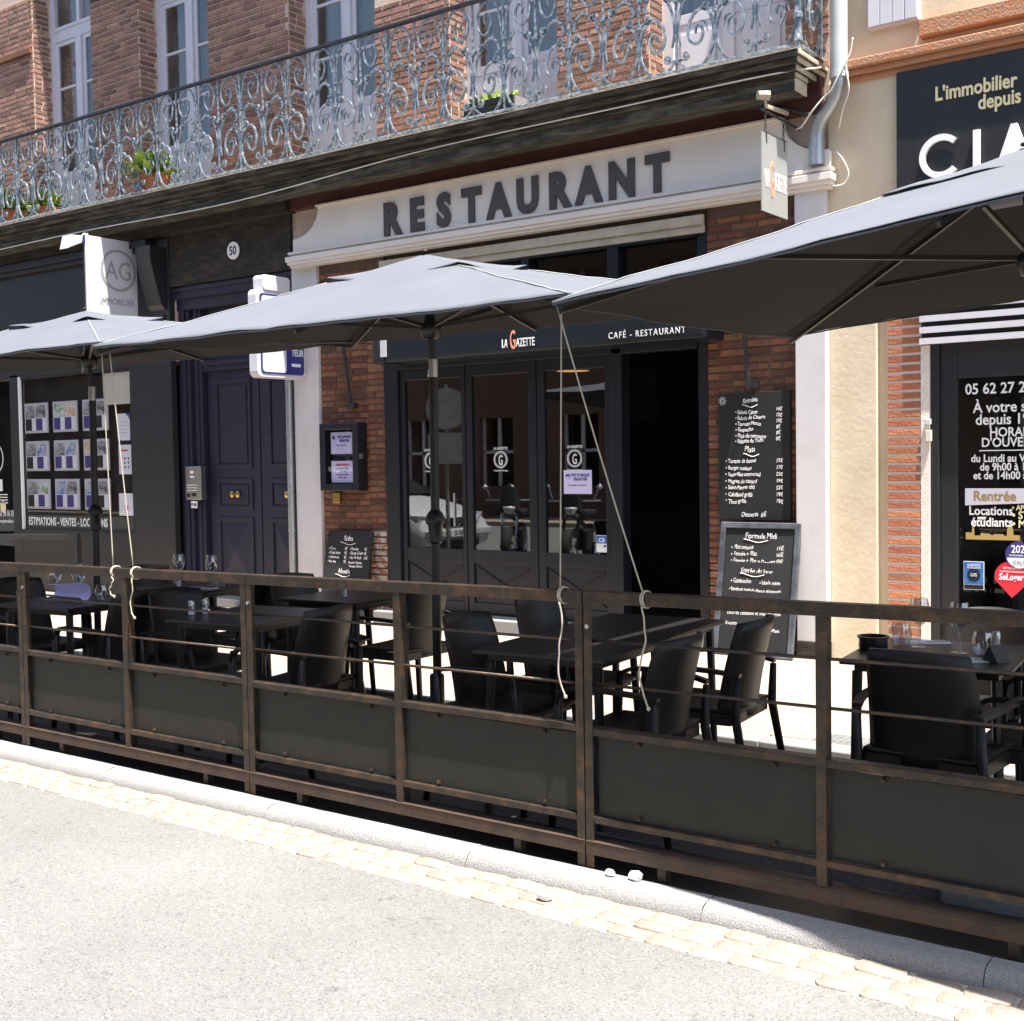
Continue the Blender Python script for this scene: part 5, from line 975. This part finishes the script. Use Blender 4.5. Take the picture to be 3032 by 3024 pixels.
OB2 = thing('opposite_row', (-48, -8, .1), 'brick terrace further along the far side of the street', 'building')
build('wall', box(-75, -34.1, -8.6, -8.02, 0, 10.5), 'opposite_render', OB2)
for k in range(12): build('window', box(-36-k*3, -35-k*3, -8.02, -7.98, 4.2, 6.2), 'interior', OB2)

NH = thing('neighbour_house', (-22, 8.8, .07), 'plain brick house beyond the estate agency, outside the picture on the left', 'building')
build('wall', box(-32, -16.52, 8.8, 9.3, 0, 11), 'opposite_render', NH)
for k in range(5):
    for z in (.5, 4.4, 7.6): build('window', box(-30.5+k*2.9, -29.2+k*2.9, 8.78, 8.80, z, z+2.1), 'frame_white', NH); build('pane', box(-30.4+k*2.9, -29.3+k*2.9, 8.772, 8.779, z+.1, z+2), 'car_dark', NH)
# parked vehicles and road sign, mirrored in the panes
def wheel(mb_t, mb_r, x, y, r, w_):
    def ringy(prof, n=24):
        vs = []; fs = []; m_ = len(prof)
        for k in range(n):
            a = 2*math.pi*k/n; vs += [(x+q*math.cos(a), y+d, r+q*math.sin(a)) for q, d in prof]
        for k in range(n):
            for i in range(m_-1): fs.append((k*m_+i, ((k+1) % n)*m_+i, ((k+1) % n)*m_+i+1, k*m_+i+1))
        return vs, fs
    mb_t.add(*ringy([(r*.62, -w_/2), (r*.95, -w_/2), (r, -w_/3), (r, w_/3), (r*.95, w_/2), (r*.62, w_/2)]))
    mb_r.add(*ringy([(0, -w_*.3), (r*.2, -w_*.42), (r*.3, -w_*.3), (r*.55, -w_*.3), (r*.62, -w_*.48), (r*.62, w_*.48), (r*.55, w_*.3), (r*.3, w_*.3), (r*.2, w_*.42), (0, w_*.3)]))
def car(x, y, label, paint, face=1):
    """front bumper at x, centre line at y, nose towards +X when face is 1"""
    C = thing('parked_car', (x, y, 0), label, 'car', 'cars parked across the street')
    P_ = [(0.0, .80, .55, .62, .30), (.10, .86, .70, .72, .25), (.35, .88, .82, .80, .22), (1.05, .88, .98, .82, .20), (1.2, .87, 1.04, .80, .20), (2.0, .87, 1.05, .8, .2), (3.2, .87, 1.05, .8, .2), (3.75, .86, 1.02, .78, .22), (4.05, .80, .85, .7, .3)]
    def sect(d, hw, zt, hs, zb): return [(-hw*.92, zb), (-hw, zb+.12), (-hw, (zb+zt)/2+.04), (-hw*.97, zt-.1), (-hs*1.02, zt-.02), (-hs*.5, zt+.02), (0, zt+.03), (hs*.5, zt+.02), (hs*1.02, zt-.02), (hw*.97, zt-.1), (hw, (zb+zt)/2+.04), (hw, zb+.12), (hw*.92, zb)]
    mb = MB(); vs = []; fs = []
    for pr in P_: vs += [(-face*pr[0], a, b) for a, b in sect(*pr)]
    n = 13
    for i in range(len(P_)-1):
        for k in range(n-1): fs.append((i*n+k, i*n+k+1, (i+1)*n+k+1, (i+1)*n+k))
        fs.append((i*n+n-1, i*n, (i+1)*n, (i+1)*n+n-1))
    fs += [tuple(range(n)), tuple(range((len(P_)-1)*n, len(P_)*n))]
    build('body', mb.add(vs, fs), paint, C, local=True, smooth=True, sharp=35)
    G_ = [(1.1, .74, 1.05, .74), (1.75, .68, 1.42, .60), (2.3, .68, 1.47, .60), (3.1, .68, 1.44, .58), (3.85, .72, 1.04, .7)]
    mb = MB(); vs = []; fs = []
    for d, hw, zt, hs in G_: vs += [(-face*d, -.78, 1.03), (-face*d, -hw, zt-.07), (-face*d, -hs, zt), (-face*d, 0, zt+.03), (-face*d, hs, zt), (-face*d, hw, zt-.07), (-face*d, .78, 1.03)]
    for i in range(4):
        for k in range(6): fs.append((i*7+k, i*7+k+1, i*7+8+k, i*7+7+k))
    build('cabin_glass', mb.add(vs, fs), 'car_dark', C, local=True, smooth=True, sharp=35)
    rf = MB().grid(lambda u, v: (-face*(1.72+1.45*v), (u*2-1)*.62, 1.425+.06*math.sin(math.pi*v)+.035*(1-(u*2-1)**2)), 8, 8); build('roof', rf, paint, C, local=True, smooth=True, solid=.02)
    for s in (-1, 1):
        build('headlight', MB().prism([(.42, .60), (.80, .64), (.82, .76), (.55, .74)], lambda a, b, d: (-face*(d+(.16 if a > .7 else 0)), s*a, b), -.012, .14), 'headlight', C, local=True, bevel=.01)
        build('fog_light', MB().tube([(face*.005, s*.6, .38), (-face*.05, s*.6, .38)], .05, 12), 'headlight', C, local=True)
        build('mirror', MB().box(-face*1.5-.05, -face*1.5+.05, s*.95-.08, s*.95+.08, .98, 1.1), paint, C, local=True, bevel=.02)
        for d in (.85, 3.3):
            t_, r_ = MB(), MB(); wheel(t_, r_, -face*d, s*.80, .31, .19); wo = build('wheel', t_, 'rubber', C, local=True, smooth=True, sharp=40); build('rim', r_, 'chrome', wo, local=True, smooth=True, sharp=40)
    build('grille', MB().box(min(face*.012, -face*.05), max(face*.012, -face*.05), -.38, .38, .56, .70), 'car_dark', C, local=True, bevel=.01)
    build('grille_badge', ring(MB(), 0, .63, .05, .012, face*.014, face*.02, 20, SD), 'chrome', C, local=True)
    build('bumper', MB().box(min(face*.05, -face*.2), max(face*.05, -face*.2), -.80, .80, .40, .53), paint, C, local=True, bevel=.03); build('air_intake', MB().box(min(face*.02, -face*.1), max(face*.02, -face*.1), -.5, .5, .24, .35), 'car_dark', C, local=True)
    build('number_plate', MB().box(min(face*.05, face*.062), max(face*.05, face*.062), -.26, .26, .41, .52), 'paper', C, local=True)
    if face > 0: text('print', 'GV 883 BE', (x+.063, y, .43), .10, 'shop_black', C, ext=.001, align='CENTER', rot=SD, sx=.85, bold=.001)
car(-11.95, 2.55, 'silver car parked beyond the terrace, mirrored in the first folding door', 'car_paint', 1)
car(-2.6, -3.2, 'pale car parked across the street, mirrored in the right agency window', 'car_paint', -1)
def motorbike(x, y, rz, label):
    C = thing('motorbike', (x, y, 0), label, 'motorbike', 'motorbikes parked beside the silver car', R(rz))
    for d in (-.7, .7):
        t_, r_ = MB(), MB(); wheel(t_, r_, d, 0, .31, .13); wo = build('wheel', t_, 'rubber', C, local=True, smooth=True, sharp=40); build('rim', r_, 'chrome', wo, local=True, smooth=True, sharp=40)
    build('engine', MB().box(-.2, .2, -.15, .15, .28, .58), 'shop_black', C, local=True, bevel=.04); build('fuel_tank', MB().grid(lambda u, v: (-.05+.5*v, .15*math.cos(math.pi*u)*(1-.3*v), .72+.18*math.sin(math.pi*u)*math.sin(math.pi*(.15+.75*v))), 12, 8), 'car_dark', C, local=True, smooth=True)
    build('saddle', MB().box(-.65, -.05, -.13, .13, .74, .84), 'rubber', C, local=True, bevel=.04); build('frame', MB().tube([(-.7, .0, .31), (-.3, .0, .62), (.35, 0, .78), (.42, 0, .85)], .03, 8), 'iron_black', C, local=True)
    for s in (-1, 1): build('fork', MB().tube([(.7, s*.1, .31), (.45, s*.1, .95)], .024, 8), 'chrome', C, local=True); build('mirror', MB().tube([(.38, s*.3, 1.02), (.36, s*.36, 1.18)], .008, 6).lathe([(0, -.05), (.055, 0), (0, .05)], 10, (.36, s*.38, 1.2)), 'chrome', C, local=True)
    build('handlebar', MB().tube([(.3, -.38, 1.0), (.42, -.15, 1.0), (.42, .15, 1.0), (.3, .38, 1.0)], .014, 8), 'chrome', C, local=True); build('headlight', MB().lathe([(0, -.09), (.07, -.06), (.095, 0), (.09, .03), (0, .04)], 14, (.55, 0, .88)), 'headlight', C, local=True, smooth=True); build('fairing', MB().grid(lambda u, v: (.58-.15*v, (u*2-1)*.2*(1-.5*v), .85+.4*v-.08*(u*2-1)**2), 8, 8), 'car_dark', C, local=True, smooth=True, solid=.006); build('exhaust', MB().tube([(.15, .16, .35), (-.2, .17, .27), (-.85, .2, .42)], [.025, .03, .05], 10), 'chrome', C, local=True)
motorbike(-10.75, 2.7, 62, 'black motorbike beside the silver car, mirrored in the second folding door'); motorbike(-9.55, 2.75, 70, 'black motorbike with chrome forks, mirrored in the third folding door')
RS = thing('road_sign', (-11.15, 3.8, .05), 'road sign with a round plate over a square one, mirrored in the folding doors', 'road sign'); build('post', MB().tube([(-11.15, 3.8, .05), (-11.15, 3.8, 2.7)], .03, 10), 'zinc', RS, smooth=True, sharp=50)
build('round_plate', MB().tube([(-11.11, 3.84, 2.35), (-11.095, 3.855, 2.35)], .3, 32), 'zinc', RS); build('square_plate', MB().prism(rrect(-.28, .28, 1.55, 2.0, .04), lambda a, b, d: (-11.1+d*.7-a*.7, 3.85+d*.7+a*.7, b), -.005, .005), 'zinc', RS)
finish_texts()
